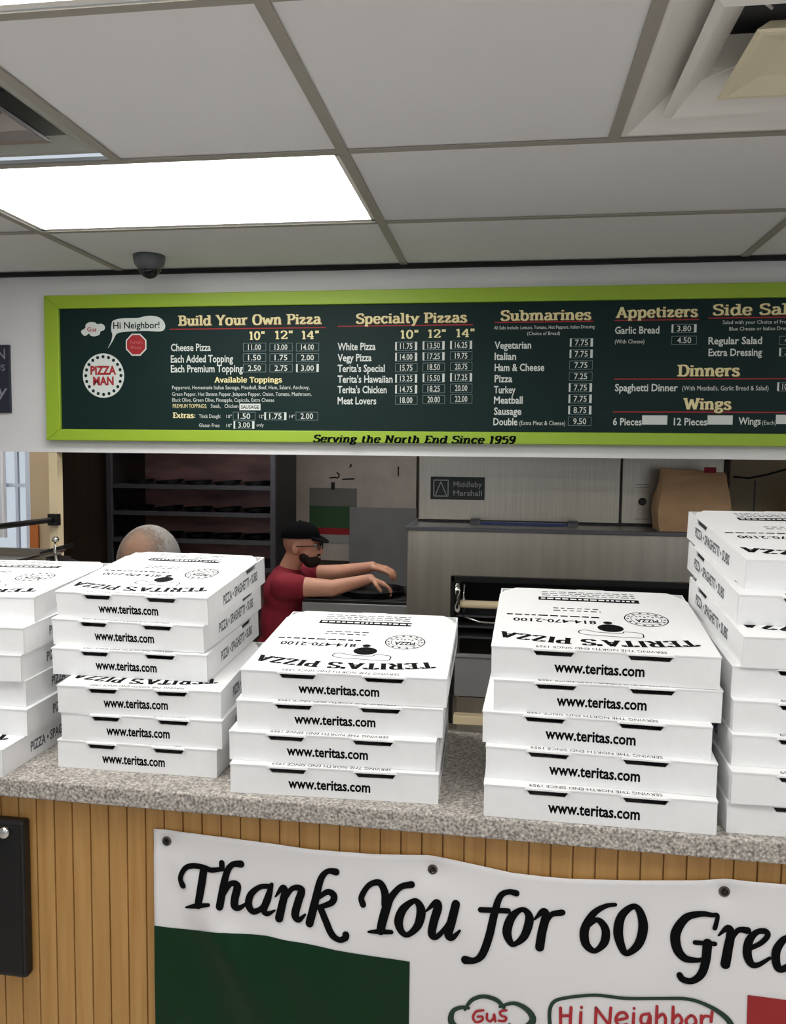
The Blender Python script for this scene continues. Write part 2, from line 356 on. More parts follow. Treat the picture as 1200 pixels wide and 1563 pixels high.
# ------------------------------------------------------------------ measured layout (metres)
HEADINGS = [('Build Your Own Pizza', -1.2402, 2.125, 0.5529, 0.0353), ('Specialty Pizzas', -0.5577, 2.1242, 0.4053, 0.0342), ('Submarines', -0.0339, 2.1281, 0.3164, 0.0345), ('Appetizers', 0.3671, 2.1334, 0.274, 0.0349), ('Side Salads', 0.6884, 2.1374, 0.3531, 0.0354), ('Dinners', 0.5787, 1.9304, 0.2078, 0.0371), ('Wings', 0.6046, 1.8158, 0.1585, 0.0373)]
SIZE_HEADINGS = [('10"', -0.9642, 2.0694, 0.063, 0.0289), ('12"', -0.866, 2.0709, 0.0724, 0.0288), ('14"', -0.7638, 2.0699, 0.0693, 0.0286), ('10"', -0.3955, 2.0688, 0.0693, 0.0281), ('12"', -0.2953, 2.0702, 0.0686, 0.028), ('14"', -0.1938, 2.0715, 0.0703, 0.0279)]
RULES = [(-1.2741, -0.6701, 2.1107), (-0.626, -0.1312, 2.1146), (-0.0547, 0.2894, 2.1214), (0.3607, 0.6459, 2.1233), (0.6758, 1.0731, 2.1274), (0.3667, 1.0826, 1.9202), (0.3656, 1.0879, 1.8058)]
ITEMS = [('Cheese Pizza', -1.2697, 2.0296, 0.1576, 0.0269), ('Each Added Topping', -1.2702, 1.9868, 0.2448, 0.027), ('Each Premium Topping', -1.2705, 1.9502, 0.2832, 0.027), ('White Pizza', -0.6255, 2.0284, 0.1413, 0.0261), ('Vegy Pizza', -0.6253, 1.9881, 0.1269, 0.0262), ("Terita's Special", -0.625, 1.9489, 0.1754, 0.0262), ("Terita's Hawaiian", -0.6248, 1.9097, 0.2046, 0.0263), ("Terita's Chicken", -0.6246, 1.8716, 0.183, 0.0263), ('Meat Lovers', -0.6244, 1.8309, 0.1444, 0.0264), ('Vegetarian', -0.0528, 2.0287, 0.1292, 0.0254), ('Italian', -0.0521, 1.9895, 0.0764, 0.0255), ('Ham & Cheese', -0.0513, 1.9502, 0.1753, 0.0255), ('Pizza', -0.0505, 1.9107, 0.0627, 0.0256), ('Turkey', -0.0521, 1.8713, 0.0766, 0.0256), ('Meatball', -0.0514, 1.8341, 0.1021, 0.0257), ('Sausage', -0.0506, 1.7945, 0.0976, 0.0257), ('Double', -0.0522, 1.757, 0.0861, 0.0258), ('Garlic Bread', 0.3643, 2.0773, 0.1503, 0.0248), ('Regular Salad', 0.6791, 2.0385, 0.1756, 0.0245), ('Extra Dressing', 0.6806, 1.9985, 0.1757, 0.0246), ('Spaghetti Dinner', 0.3702, 1.8783, 0.2125, 0.0251), ('6 Pieces', 0.3669, 1.7593, 0.0983, 0.0252), ('12 Pieces', 0.5736, 1.7605, 0.1115, 0.025), ('Wings', 0.7888, 1.7637, 0.0729, 0.0247)]
SMALL = [('Pepperoni, Homemade Italian Sausage, Meatball, Beef, Ham, Salami, Anchovy,', -1.2659, 1.8859, 0.5349, 0.0136), ('Green Pepper, Hot Banana Pepper, Jalapeno Pepper, Onion, Tomato, Mushroom,', -1.2662, 1.8615, 0.5427, 0.0136), ('Black Olive, Green Olive, Pineapple, Capicola, Extra Cheese', -1.2664, 1.8392, 0.4003, 0.0136), ('Steak,   Chicken', -1.1134, 1.8165, 0.1078, 0.0135), ('Thick Dough:', -1.1602, 1.7782, 0.0852, 0.0136), ('10"', -1.0519, 1.7783, 0.0205, 0.0123), ('12"', -0.9243, 1.7788, 0.0177, 0.0122), ('14"', -0.8082, 1.7793, 0.0201, 0.0121), ('Gluten Free:', -1.1605, 1.7437, 0.0827, 0.0136), ('10"', -1.052, 1.744, 0.0205, 0.0123), ('only', -0.9345, 1.7471, 0.0279, 0.0122), ('All Subs Include: Lettuce, Tomato, Hot Peppers, Italian Dressing', -0.0565, 2.0971, 0.351, 0.0115), ('(Choice of Bread)', 0.0616, 2.0759, 0.114, 0.0115), ('(With Cheese)', 0.3653, 2.0436, 0.0998, 0.0136), ('Salad with your Choice of French,', 0.7239, 2.1064, 0.2354, 0.0122), ('Blue Cheese or Italian Dressing', 0.7462, 2.0842, 0.2141, 0.0122), ('(With Meatballs, Garlic Bread & Salad)', 0.5979, 1.8806, 0.2845, 0.0158), ('(Extra Meat & Cheese)', 0.0409, 1.7579, 0.1609, 0.0152), ('(Each)', 0.866, 1.764, 0.0469, 0.0134)]
YELLOW_SMALL = [('PREMIUM TOPPINGS:', -1.264, 1.8153, 0.1351, 0.0148), ('Available Toppings', -1.0974, 1.9119, 0.2615, 0.0195), ('Extras:', -1.2644, 1.7782, 0.0912, 0.0198)]
SLOTS = [('11.00', -0.9858, 2.0265, 0.0884, 0.0306, 0), ('13.00', -0.8836, 2.0257, 0.0875, 0.0305, 0), ('14.00', -0.7823, 2.025, 0.0866, 0.0303, 0), ('1.50', -0.986, 1.9878, 0.0885, 0.0308, 0), ('1.75', -0.8836, 1.9872, 0.0876, 0.0307, 0), ('2.00', -0.7823, 1.9866, 0.0867, 0.0306, 0), ('2.50', -0.9861, 1.949, 0.0886, 0.0311, 0), ('2.75', -0.8837, 1.9486, 0.0877, 0.0309, 0), ('3.00', -0.7822, 1.9482, 0.0868, 0.0308, 1), ('11.75', -0.4118, 2.0252, 0.081, 0.031, 1), ('13.50', -0.3114, 2.0266, 0.0802, 0.0309, 1), ('16.25', -0.2119, 2.0279, 0.0793, 0.0307, 1), ('14.00', -0.4114, 1.9864, 0.0811, 0.0312, 1), ('17.25', -0.3109, 1.9879, 0.0802, 0.0311, 1), ('19.75', -0.2113, 1.9894, 0.0794, 0.0309, 0), ('15.75', -0.411, 1.9474, 0.0812, 0.0314, 0), ('18.50', -0.3104, 1.9492, 0.0803, 0.0313, 0), ('20.75', -0.2107, 1.9509, 0.0795, 0.0311, 0), ('13.25', -0.4106, 1.9084, 0.0812, 0.0316, 1), ('15.50', -0.3099, 1.9104, 0.0804, 0.0315, 1), ('17.25', -0.2101, 1.9123, 0.0795, 0.0313, 1), ('14.75', -0.4102, 1.8694, 0.0813, 0.0318, 1), ('18.25', -0.3093, 1.8715, 0.0804, 0.0317, 0), ('20.00', -0.2095, 1.8736, 0.0796, 0.0315, 0), ('18.00', -0.4097, 1.8302, 0.0814, 0.0321, 0), ('20.00', -0.3088, 1.8325, 0.0805, 0.0319, 0), ('22.00', -0.2089, 1.8348, 0.0797, 0.0317, 0), ('7.75', 0.2107, 2.0331, 0.0803, 0.03, 1), ('7.75', 0.2108, 1.9938, 0.0804, 0.0302, 1), ('7.75', 0.2109, 1.9545, 0.0805, 0.0304, 0), ('7.25', 0.211, 1.915, 0.0805, 0.0307, 0), ('7.75', 0.2111, 1.8755, 0.0806, 0.0309, 1), ('7.75', 0.2112, 1.8359, 0.0807, 0.0311, 1), ('8.75', 0.2113, 1.7962, 0.0808, 0.0313, 1), ('9.50', 0.2114, 1.7565, 0.0809, 0.0315, 0), ('3.80', 0.555, 2.0785, 0.0838, 0.0292, 1), ('4.50', 0.5564, 2.0382, 0.0838, 0.0294, 0), ('4.50', 0.9099, 2.0352, 0.0786, 0.0289, 0), ('.75', 0.9115, 1.9955, 0.0786, 0.0292, 1), ('10.50', 0.9102, 1.8776, 0.0746, 0.0309, 1), ('', 0.4663, 1.7616, 0.0852, 0.0323, 2), ('', 0.6861, 1.7628, 0.0832, 0.0319, 2), ('', 0.9107, 1.7662, 0.0791, 0.0315, 2), ('1.50', -1.0263, 1.7704, 0.0868, 0.0309, 0), ('1.75', -0.904, 1.7715, 0.0857, 0.0295, 1), ('2.00', -0.7831, 1.7715, 0.0847, 0.0305, 0), ('3.00', -1.0238, 1.7379, 0.0818, 0.0298, 1)]
STICKER = (-1.0006, 1.8078, 0.0814, 0.0246)
TAGLINE = ('Serving the North End Since 1959', -0.7154, 1.6889, 0.7414, 0.0279)
HAT = [(-1.5789, 2.0875), (-1.5955, 2.0923), (-1.5988, 2.0986), (-1.6157, 2.0894), (-1.6289, 2.0989), (-1.6304, 2.1098), (-1.6151, 2.1189), (-1.6115, 2.1328), (-1.5947, 2.1418), (-1.5746, 2.14), (-1.5648, 2.1337), (-1.5481, 2.1351), (-1.5349, 2.1257), (-1.5368, 2.1118), (-1.5519, 2.1058), (-1.5571, 2.0935)]
HAT_TEXT = ('Gus', -1.6067, 2.1065, 0.0428, 0.0173)
BUBBLE = [(-1.523, 2.0422), (-1.5092, 2.0699), (-1.5039, 2.0914), (-1.5086, 2.11), (-1.5065, 2.1346), (-1.4981, 2.1468), (-1.4649, 2.1541), (-1.399, 2.1553), (-1.3661, 2.1619), (-1.3302, 2.1606), (-1.3043, 2.1489), (-1.2915, 2.1274), (-1.2966, 2.1092), (-1.3178, 2.1033), (-1.3668, 2.106), (-1.4326, 2.1045), (-1.4756, 2.1004), (-1.4906, 2.0913), (-1.5026, 2.0698)]
BUBBLE_TEXT = ('Hi Neighbor!', -1.4999, 2.1156, 0.1868, 0.0246)
OCTAGON = ((-1.4086, 2.0545), 0.0459)
DISC = ((-1.543, 1.9383), 0.0845)
BANNER_TEXT = [[(0.3348, 0.8939, 0.0125), (0.3304, 0.9066, 0.0096), (0.3385, 0.924, 0.0096), (0.3527, 0.9301, 0.0101), (0.3724, 0.9287, 0.0101), (0.3864, 0.9251, 0.0095), (0.4045, 0.9285, 0.0084)], [(0.4054, 0.9396, 0.0106), (0.4059, 0.9292, 0.0101)], [(0.3729, 0.926, 0.014), (0.3679, 0.8895, 0.014), (0.3634, 0.8613, 0.013)], [(0.3402, 0.8544, 0.0034), (0.3606, 0.8604, 0.0096), (0.3821, 0.8638, 0.0067)], [(0.4398, 0.9407, 0.0133), (0.4254, 0.9387, 0.0106), (0.4157, 0.926, 0.0116), (0.4086, 0.8992, 0.0134), (0.4022, 0.862, 0.014)], [(0.4085, 0.8854, 0.0101), (0.4211, 0.9037, 0.01), (0.4336, 0.9017, 0.0139), (0.4294, 0.8792, 0.0144), (0.4293, 0.8655, 0.0139), (0.4376, 0.863, 0.01), (0.4501, 0.8718, 0.005)], [(0.4928, 0.9063, 0.0099), (0.475, 0.9037, 0.0093), (0.4585, 0.8891, 0.0121), (0.4543, 0.8708, 0.0132), (0.4625, 0.8593, 0.0116), (0.4777, 0.8664, 0.0093), (0.4887, 0.8854, 0.0099)], [(0.4956, 0.9101, 0.0071), (0.4887, 0.8854, 0.0131), (0.4818, 0.8641, 0.0121), (0.4887, 0.858, 0.0093), (0.501, 0.8648, 0.0038)], [(0.5024, 0.8895, 0.0033), (0.5146, 0.9058, 0.0109), (0.5193, 0.8995, 0.013), (0.5147, 0.8772, 0.0141), (0.5092, 0.852, 0.0147)], [(0.5174, 0.8856, 0.0098), (0.5323, 0.9068, 0.0092), (0.5485, 0.9065, 0.0129), (0.5432, 0.8856, 0.014), (0.5378, 0.8619, 0.0141), (0.5446, 0.8536, 0.0103), (0.5554, 0.8638, 0.0043)], [(0.6086, 0.9435, 0.0127), (0.594, 0.9429, 0.0095), (0.582, 0.9275, 0.0118), (0.5728, 0.8887, 0.0139), (0.5635, 0.8497, 0.0145)], [(0.5781, 0.8947, 0.0065), (0.5941, 0.9077, 0.0102), (0.6054, 0.9029, 0.0122), (0.6022, 0.8904, 0.0112), (0.5822, 0.8802, 0.0086)], [(0.5822, 0.8789, 0.0118), (0.5917, 0.8582, 0.0123), (0.6025, 0.8363, 0.0123), (0.6159, 0.8283, 0.0101), (0.6265, 0.8328, 0.0112), (0.6278, 0.8383, 0.0127)], [(0.6563, 0.8935, 0.0114), (0.6536, 0.9062, 0.0102), (0.6662, 0.927, 0.0095), (0.6836, 0.9329, 0.0114), (0.6932, 0.9184, 0.0133), (0.6957, 0.8976, 0.0157)], [(0.7386, 0.9365, 0.0113), (0.7199, 0.9302, 0.01), (0.7044, 0.9115, 0.0119), (0.6967, 0.8929, 0.0151), (0.6905, 0.8695, 0.0152), (0.6875, 0.8529, 0.014)], [(0.6668, 0.849, 0.0039), (0.6859, 0.852, 0.0096), (0.7059, 0.8533, 0.0076)], [(0.7421, 0.9099, 0.0094), (0.725, 0.8942, 0.0138), (0.718, 0.8725, 0.0151), (0.7239, 0.8553, 0.0113), (0.735, 0.8523, 0.0094), (0.7504, 0.8695, 0.0137), (0.7554, 0.8926, 0.0156), (0.7509, 0.9066, 0.0118), (0.7421, 0.9099, 0.0094)], [(0.7641, 0.8952, 0.0038), (0.7795, 0.9106, 0.0111), (0.7833, 0.9036, 0.0142), (0.7768, 0.8788, 0.0142), (0.774, 0.8576, 0.0136), (0.7818, 0.8536, 0.0093), (0.7971, 0.8714, 0.008), (0.809, 0.8951, 0.0062)], [(0.8128, 0.9124, 0.0141), (0.8062, 0.882, 0.0147), (0.8013, 0.859, 0.0135), (0.8087, 0.856, 0.0099), (0.8202, 0.8691, 0.0043)], [(0.9106, 0.9375, 0.0108), (0.898, 0.9387, 0.009), (0.8846, 0.9301, 0.0103), (0.8761, 0.9023, 0.0127), (0.8678, 0.8632, 0.0133), (0.8576, 0.8333, 0.0128), (0.8456, 0.8216, 0.0104), (0.8303, 0.8205, 0.0147)], [(0.8533, 0.9062, 0.0091), (0.898, 0.9078, 0.0091)], [(0.9181, 0.9115, 0.0084), (0.9034, 0.8973, 0.0138), (0.8969, 0.8744, 0.0151), (0.9027, 0.8576, 0.0108), (0.9103, 0.8553, 0.0084), (0.925, 0.8696, 0.0131), (0.9325, 0.8957, 0.0143), (0.9286, 0.9085, 0.0108), (0.9181, 0.9115, 0.0084)], [(0.9408, 0.8982, 0.0036), (0.9539, 0.9121, 0.0112), (0.9585, 0.9048, 0.0136), (0.9532, 0.879, 0.0142), (0.9499, 0.8534, 0.0148)], [(0.9588, 0.8938, 0.0082), (0.9673, 0.9082, 0.0089), (0.982, 0.9126, 0.0105), (0.9849, 0.9133, 0.01)], [(1.0673, 0.9341, 0.0063), (1.0516, 0.9299, 0.008), (1.0331, 0.9155, 0.011), (1.0207, 0.8893, 0.0145), (1.0221, 0.8676, 0.014), (1.0318, 0.8568, 0.0105), (1.0405, 0.8571, 0.0087), (1.0518, 0.8709, 0.0133), (1.0536, 0.8898, 0.0132), (1.0465, 0.903, 0.011), (1.0377, 0.9061, 0.0087), (1.0278, 0.8969, 0.0069)], [(1.0946, 0.9338, 0.0097), (1.0779, 0.9173, 0.0132), (1.0729, 0.8904, 0.0155), (1.0795, 0.8647, 0.0126), (1.0884, 0.857, 0.0097), (1.1051, 0.8739, 0.0137), (1.1113, 0.9024, 0.0154), (1.1054, 0.927, 0.012), (1.0946, 0.9338, 0.0097)], [(1.2194, 0.9127, 0.0077), (1.2228, 0.9328, 0.0066), (1.2145, 0.9335, 0.0077), (1.1978, 0.9338, 0.0094), (1.1757, 0.9247, 0.0123), (1.1611, 0.8986, 0.0152), (1.1634, 0.8743, 0.0151), (1.1752, 0.8597, 0.0123), (1.1921, 0.8577, 0.0089), (1.2018, 0.8598, 0.0073)], [(1.2092, 0.8872, 0.015), (1.2075, 0.858, 0.0139), (1.2013, 0.8357, 0.0128), (1.1877, 0.8233, 0.0106), (1.1736, 0.8247, 0.0106), (1.1688, 0.8312, 0.0101)], [(1.1905, 0.8866, 0.0078), (1.2204, 0.887, 0.0077)], [(1.2254, 0.9012, 0.0033), (1.2387, 0.9149, 0.0105), (1.2433, 0.9047, 0.0131), (1.24, 0.8801, 0.0144), (1.2368, 0.8559, 0.0149)], [(1.2436, 0.8957, 0.0077), (1.254, 0.9126, 0.0087), (1.2677, 0.9141, 0.0114)], [(1.2675, 0.8832, 0.0071), (1.2875, 0.8961, 0.0082), (1.2974, 0.9093, 0.0086), (1.2935, 0.9158, 0.0098), (1.2814, 0.9129, 0.0092), (1.271, 0.8988, 0.0125), (1.2686, 0.8773, 0.0136), (1.2747, 0.8622, 0.0114), (1.2848, 0.8616, 0.0082), (1.3015, 0.8744, 0.0054)], [(1.333, 0.9124, 0.0091), (1.3198, 0.9049, 0.0108), (1.3103, 0.8851, 0.013), (1.3126, 0.8627, 0.0119), (1.3204, 0.8597, 0.0108), (1.3321, 0.8696, 0.0092), (1.3395, 0.8855, 0.0092)], [(1.3415, 0.9157, 0.0075), (1.3379, 0.8913, 0.0124), (1.3344, 0.8668, 0.0118), (1.3407, 0.86, 0.0091), (1.3511, 0.8673, 0.0038)]]
BANNER_HAT = [[(0.8545, 0.7063, 0.0096), (0.8354, 0.6998, 0.0115), (0.816, 0.7033, 0.0126), (0.8081, 0.7155, 0.0106), (0.8117, 0.7312, 0.0077), (0.8251, 0.739, 0.0067), (0.8367, 0.7394, 0.0057)], [(0.8309, 0.7357, 0.0049), (0.8417, 0.7532, 0.0067), (0.8607, 0.7621, 0.0071), (0.8822, 0.7588, 0.0076), (0.8943, 0.7477, 0.0066)], [(0.8881, 0.748, 0.0048), (0.9107, 0.7568, 0.0066), (0.932, 0.7485, 0.0094), (0.9418, 0.7328, 0.0112), (0.9304, 0.7163, 0.0122), (0.9092, 0.712, 0.0104), (0.9044, 0.7189, 0.0056)], [(0.8545, 0.7063, 0.0077), (0.8598, 0.6827, 0.0076), (0.8838, 0.6799, 0.0076), (0.9074, 0.6891, 0.0075), (0.9092, 0.712, 0.0076)]]
BANNER_BUBBLE = [[(0.9714, 0.6877, 0.006), (0.9702, 0.7175, 0.006), (0.9681, 0.7472, 0.006), (0.9742, 0.7653, 0.006), (0.9943, 0.7743, 0.0055), (1.04, 0.7834, 0.0055), (1.0854, 0.7837, 0.0054), (1.139, 0.7895, 0.0053), (1.1831, 0.7931, 0.0057), (1.2141, 0.7859, 0.0065), (1.2386, 0.7722, 0.0086), (1.25, 0.7569, 0.0095), (1.2514, 0.7427, 0.0078), (1.2403, 0.7267, 0.0061), (1.2035, 0.7144, 0.0057), (1.1149, 0.7048, 0.0058), (1.0103, 0.692, 0.006), (0.9714, 0.6877, 0.006)]]
BANNER_RED = [[(0.8611, 0.7385, 0.0043), (0.8492, 0.7345, 0.0043), (0.8446, 0.7238, 0.0043), (0.8496, 0.7168, 0.0043), (0.8591, 0.7206, 0.0043), (0.8599, 0.7272, 0.0043), (0.8523, 0.7263, 0.0043)], [(0.8675, 0.7333, 0.0042), (0.8676, 0.7242, 0.0043), (0.8725, 0.7208, 0.0042), (0.8781, 0.7266, 0.0043), (0.8789, 0.7347, 0.0042), (0.881, 0.7219, 0.0043)], [(0.8987, 0.7433, 0.0042), (0.8888, 0.7395, 0.0042), (0.8903, 0.7332, 0.0043), (0.8984, 0.7307, 0.0043), (0.8962, 0.7244, 0.0043), (0.8867, 0.7237, 0.0043)], [(0.9855, 0.7568, 0.0051), (0.9862, 0.7296, 0.0051)], [(0.9868, 0.7436, 0.005), (1.0006, 0.7454, 0.0051)], [(1.0021, 0.759, 0.0051), (1.0014, 0.7316, 0.0051)], [(1.0179, 0.7526, 0.0051), (1.0175, 0.7337, 0.0051)], [(1.0186, 0.7611, 0.0051), (1.0186, 0.7606, 0.0051)], [(1.0414, 0.7344, 0.005), (1.0415, 0.7625, 0.005)], [(1.0415, 0.7625, 0.005), (1.0632, 0.7357, 0.005)], [(1.0632, 0.7357, 0.005), (1.0646, 0.7654, 0.005)], [(1.0738, 0.746, 0.005), (1.09, 0.752, 0.0049), (1.0861, 0.7598, 0.005), (1.0771, 0.7572, 0.005), (1.0729, 0.7468, 0.005), (1.0786, 0.7378, 0.005), (1.0903, 0.7408, 0.0049)], [(1.1005, 0.7602, 0.005), (1.1002, 0.7406, 0.005)], [(1.1007, 0.769, 0.0049), (1.1007, 0.7686, 0.005)], [(1.1243, 0.7623, 0.0049), (1.1132, 0.7584, 0.0049), (1.1127, 0.7461, 0.0049), (1.1217, 0.7449, 0.0049), (1.1257, 0.76, 0.0049), (1.1255, 0.7381, 0.0049), (1.1186, 0.7283, 0.0049), (1.1104, 0.7312, 0.005)], [(1.1359, 0.776, 0.0049), (1.136, 0.7443, 0.0049)], [(1.1357, 0.755, 0.0049), (1.1443, 0.7639, 0.0049), (1.1494, 0.7582, 0.0048), (1.1498, 0.7452, 0.0049)], [(1.1607, 0.7777, 0.0049), (1.1609, 0.7466, 0.0048)], [(1.1605, 0.7563, 0.0049), (1.1687, 0.7656, 0.0048), (1.1747, 0.7567, 0.0048), (1.1693, 0.7477, 0.0048), (1.1608, 0.7486, 0.0049)], [(1.1876, 0.7666, 0.0048), (1.1809, 0.7575, 0.0048), (1.1856, 0.7494, 0.0048), (1.1955, 0.7546, 0.0048), (1.1938, 0.764, 0.0049), (1.1876, 0.7666, 0.0048)], [(1.2038, 0.7687, 0.0048), (1.2044, 0.7509, 0.0048)], [(1.2041, 0.7605, 0.0048), (1.2082, 0.7683, 0.0048), (1.2147, 0.7691, 0.0048)], [(1.2197, 0.777, 0.0047), (1.2185, 0.7609, 0.0048)], [(1.2188, 0.7537, 0.0048), (1.2188, 0.7533, 0.0048)]]
BANNER_TOP = [(0.2771, 0.9877), (0.3471, 0.9863), (0.413, 0.9839), (0.4896, 0.9811), (0.5591, 0.9772), (0.6162, 0.9779), (0.6769, 0.9791), (0.739, 0.9838), (0.7642, 0.9854), (0.8045, 0.9821), (0.8584, 0.9751), (0.9011, 0.9692), (0.9537, 0.9678), (0.9984, 0.9682), (1.0941, 0.9753), (1.1864, 0.9845), (1.2361, 0.991), (1.2737, 0.9911), (1.3215, 0.9917)]
BANNER_LEFT = [(0.2783, 0.9879), (0.2804, 0.8998), (0.2825, 0.8158), (0.2835, 0.6294)]
GREEN_TOP = [(0.2825, 0.817), (0.3469, 0.8121), (0.4122, 0.8193), (0.4859, 0.8192), (0.548, 0.8156), (0.608, 0.8096), (0.674, 0.8079), (0.7378, 0.8061)]
GREEN_RIGHT = (0.7378, 0.8061)
GREEN_R2 = (0.7392, 0.6895)
RED_TL = (1.2712, 0.8115)
RED_BL = (1.2714, 0.7596)
RED_TR = (1.329, 0.8166)
GROMMETS = [(0.3014, 0.9662), (0.7722, 0.9605), (1.233, 0.9695)]
STACKS = {'s1': {'w': 0.356, 'h': 0.0507, 'd': 0.0086, 'boxes': [(-1.2329, 1.285, 1.0685, -0.0027, 0.0), (-1.2279, 1.354, 1.1197, -0.0021, 0.0086), (-1.2358, 1.3644, 1.1706, 0.0001, 0.0171), (-1.2386, 1.3537, 1.221, 0.0018, 0.0257), (-1.2344, 1.3578, 1.2719, 0.0005, 0.0343), (-1.2336, 1.3701, 1.3231, 0.0691, 0.0428)]}, 's2': {'w': 0.3054, 'h': 0.0519, 'd': 0.0216, 'boxes': [(-0.8075, 1.3461, 1.0685, -0.0073, 0.0), (-0.7991, 1.3464, 1.1204, 0.0074, 0.0216), (-0.8031, 1.3429, 1.1722, 0.04, 0.0433), (-0.8426, 1.3943, 1.2275, -0.0067, 0.0649), (-0.8495, 1.4089, 1.2807, -0.0454, 0.0865), (-0.8412, 1.4109, 1.3329, -0.0495, 0.1081)]}, 's3': {'w': 0.3559, 'h': 0.0514, 'd': 0.024, 'boxes': [(-0.4581, 1.2907, 1.0685, 0.0271, 0.0), (-0.4644, 1.3052, 1.1203, 0.0131, 0.024), (-0.4543, 1.3157, 1.1722, 0.0316, 0.0481), (-0.4489, 1.3248, 1.2243, 0.0086, 0.0721)]}, 's4': {'w': 0.3572, 'h': 0.0536, 'd': 0.022, 'boxes': [(-0.026, 1.2704, 1.0685, -0.0255, 0.0), (-0.0244, 1.295, 1.1226, -0.0528, 0.022), (-0.0309, 1.3078, 1.1767, -0.0534, 0.044), (-0.0141, 1.31, 1.2305, -0.011, 0.066), (-0.0188, 1.3168, 1.2847, -0.0359, 0.088)]}, 's5': {'w': 0.356, 'h': 0.0509, 'd': 0.0195, 'boxes': [(0.3484, 1.2728, 1.0685, 0.0, 0.0), (0.3515, 1.2644, 1.1192, 0.0, 0.0195), (0.3552, 1.2854, 1.1709, 0.0001, 0.0391), (0.3574, 1.2949, 1.2223, 0.0001, 0.0586), (0.3559, 1.306, 1.274, -0.0001, 0.0781), (0.3684, 1.2963, 1.3239, 0.0181, 0.0976), (0.373, 1.3481, 1.3809, 0.0126, 0.1172), (0.3887, 1.3713, 1.4348, 0.0519, 0.1367)]}}
ZC = 2.339; YW = 2.965          # ceiling height, face of the menu header wall

# ------------------------------------------------------------------ setting
mb = MB(); mb.box((-4, -3.6, -.05), (3, 4.56, 0)); mb.box((-2.75, 4.56, -.05), (3, 5.6, 0)); struct(mb, 'floor', M_floor)
XS = [-4.0, -3.2, -2.6, -2.03, -1.475, -.93, -.385, .215, .79, 1.37, 2.2, 3.0]
YS = [-3.6, -2.4, -1.8, -1.2, -.6, 0.0, .61, 1.23, 1.855, 2.42, YW]
def holes(x, y):
    inr = lambda a, b, c, d: a < x < b and c < y < d
    return (inr(-1.475, -.385, 1.855, 2.42) or inr(-1.475, -.385, .61, 1.23) or inr(.215, 1.37, 0, .61) or inr(-1.475, -.385, -1.2, -.6)
            or inr(.215, 1.37, -1.8, -1.2) or inr(1.37, 2.2, 1.23, 1.855) or inr(.215, .79, 1.23, 1.855) or inr(-1.475, -.93, 1.23, 1.855))
mb = MB()
for i in range(len(XS)-1):
    for j in range(len(YS)-1):
        if not holes((XS[i]+XS[i+1])/2, (YS[j]+YS[j+1])/2):
            mb.box((XS[i], YS[j], ZC), (XS[i+1], YS[j+1], ZC+.015))
mb.box((-4, YW, ZC), (3, 4.56, ZC+.015)); mb.box((-2.75, 4.56, ZC), (3, 5.7, ZC+.015))
struct(mb, 'ceiling', M_tile)
mb = MB()
bw = .0125; zt = ZC-.0015
for x, y0, y1 in ((-3.2, -3.6, YW), (-2.6, -3.6, YW), (-1.475, -3.6, YW), (-.93, 1.23, 1.855), (-.385, -3.6, YW), (.215, .0, 1.855), (.79, -3.6, YW), (1.37, -3.6, YW), (2.2, -3.6, YW)):
    mb.box((x-bw, y0, zt-.004), (x+bw, y1, zt))
for y in YS[1:-1]: mb.box((-4, y-bw*.8, zt-.0035), (3, y+bw*.8, zt+.0002))
struct(mb, 'trim_1', M_tbar)                                   # ceiling grid
mb = MB(); mb.box((-4, YW-.02, ZC-.017), (3, YW, ZC-.002)); struct(mb, 'shadow_gap_strip', M_dark)  # near-black strip standing in for the shadow gap where ceiling meets wall
mb = MB(); mb.box((-4, YW, 1.643), (3, YW+.12, ZC)); struct(mb, 'wall_menu', M_wall)
mb = MB(); mb.box((-4, YW-.006, 1.643), (3, YW, 1.652)); struct(mb, 'trim_3', M_wall)
mb = MB(); mb.box((-4.1, -3.6, 0), (-4, 4.56, ZC)); struct(mb, 'wall_left', M_wall)
mb = MB(); mb.box((3, -3.6, 0), (3.1, 5.6, ZC)); struct(mb, 'wall_right', M_wall)
mb = MB(); mb.box((-4, -3.7, 0), (3, -3.6, .55)); mb.box((-4, -3.7, 2.15), (3, -3.6, ZC)); mb.box((-4, -3.7, .55), (-3.4, -3.6, 2.15)); mb.box((2.4, -3.7, .55), (3, -3.6, 2.15)); mb.box((-.6, -3.7, .55), (-.45, -3.6, 2.15))
struct(mb, 'wall_front', M_wall)                               # shop front, open to daylight
mb = MB(); mb.box((-2.70, 5.6, 0), (3, 5.7, ZC)); mb.box((-2.75, 4.56, 0), (-2.70, 5.7, ZC)); struct(mb, 'wall_back', M_kwall)
# partition between the side room and the kitchen, and the side room's window wall
mb = MB(); ra = lambda y, k: (-1.757-.6035*(y-3.0)-k, y)
for y0, y1, zt_ in ((3.0, 3.09, 1.643), (3.086, 4.52, ZC)):
    q = [ra(y0, 0), ra(y1, 0), ra(y1, .033), ra(y0, .033)]; mb.prism([(x, y, 0) for x, y in q], [(x, y, zt_) for x, y in q])
struct(mb, 'wall_partition', M_brown)
mb = MB(); mb.box((-1.792, 2.962, 0), (-1.756, 3.0, 1.643)); struct(mb, 'trim_4', M_cream)
mb = MB(); WX0, WX1, WZ0, WZ1 = -3.9, -2.845, 1.02, 2.1
mb.box((-4, 4.5, 0), (-2.69, 4.56, WZ0)); mb.box((-4, 4.5, WZ1), (-2.69, 4.56, ZC)); mb.box((WX1, 4.5, WZ0), (-2.69, 4.56, WZ1)); mb.box((-4, 4.5, WZ0), (WX0, 4.56, WZ1))
struct(mb, 'wall_side_room', M_beige)
mb = MB()
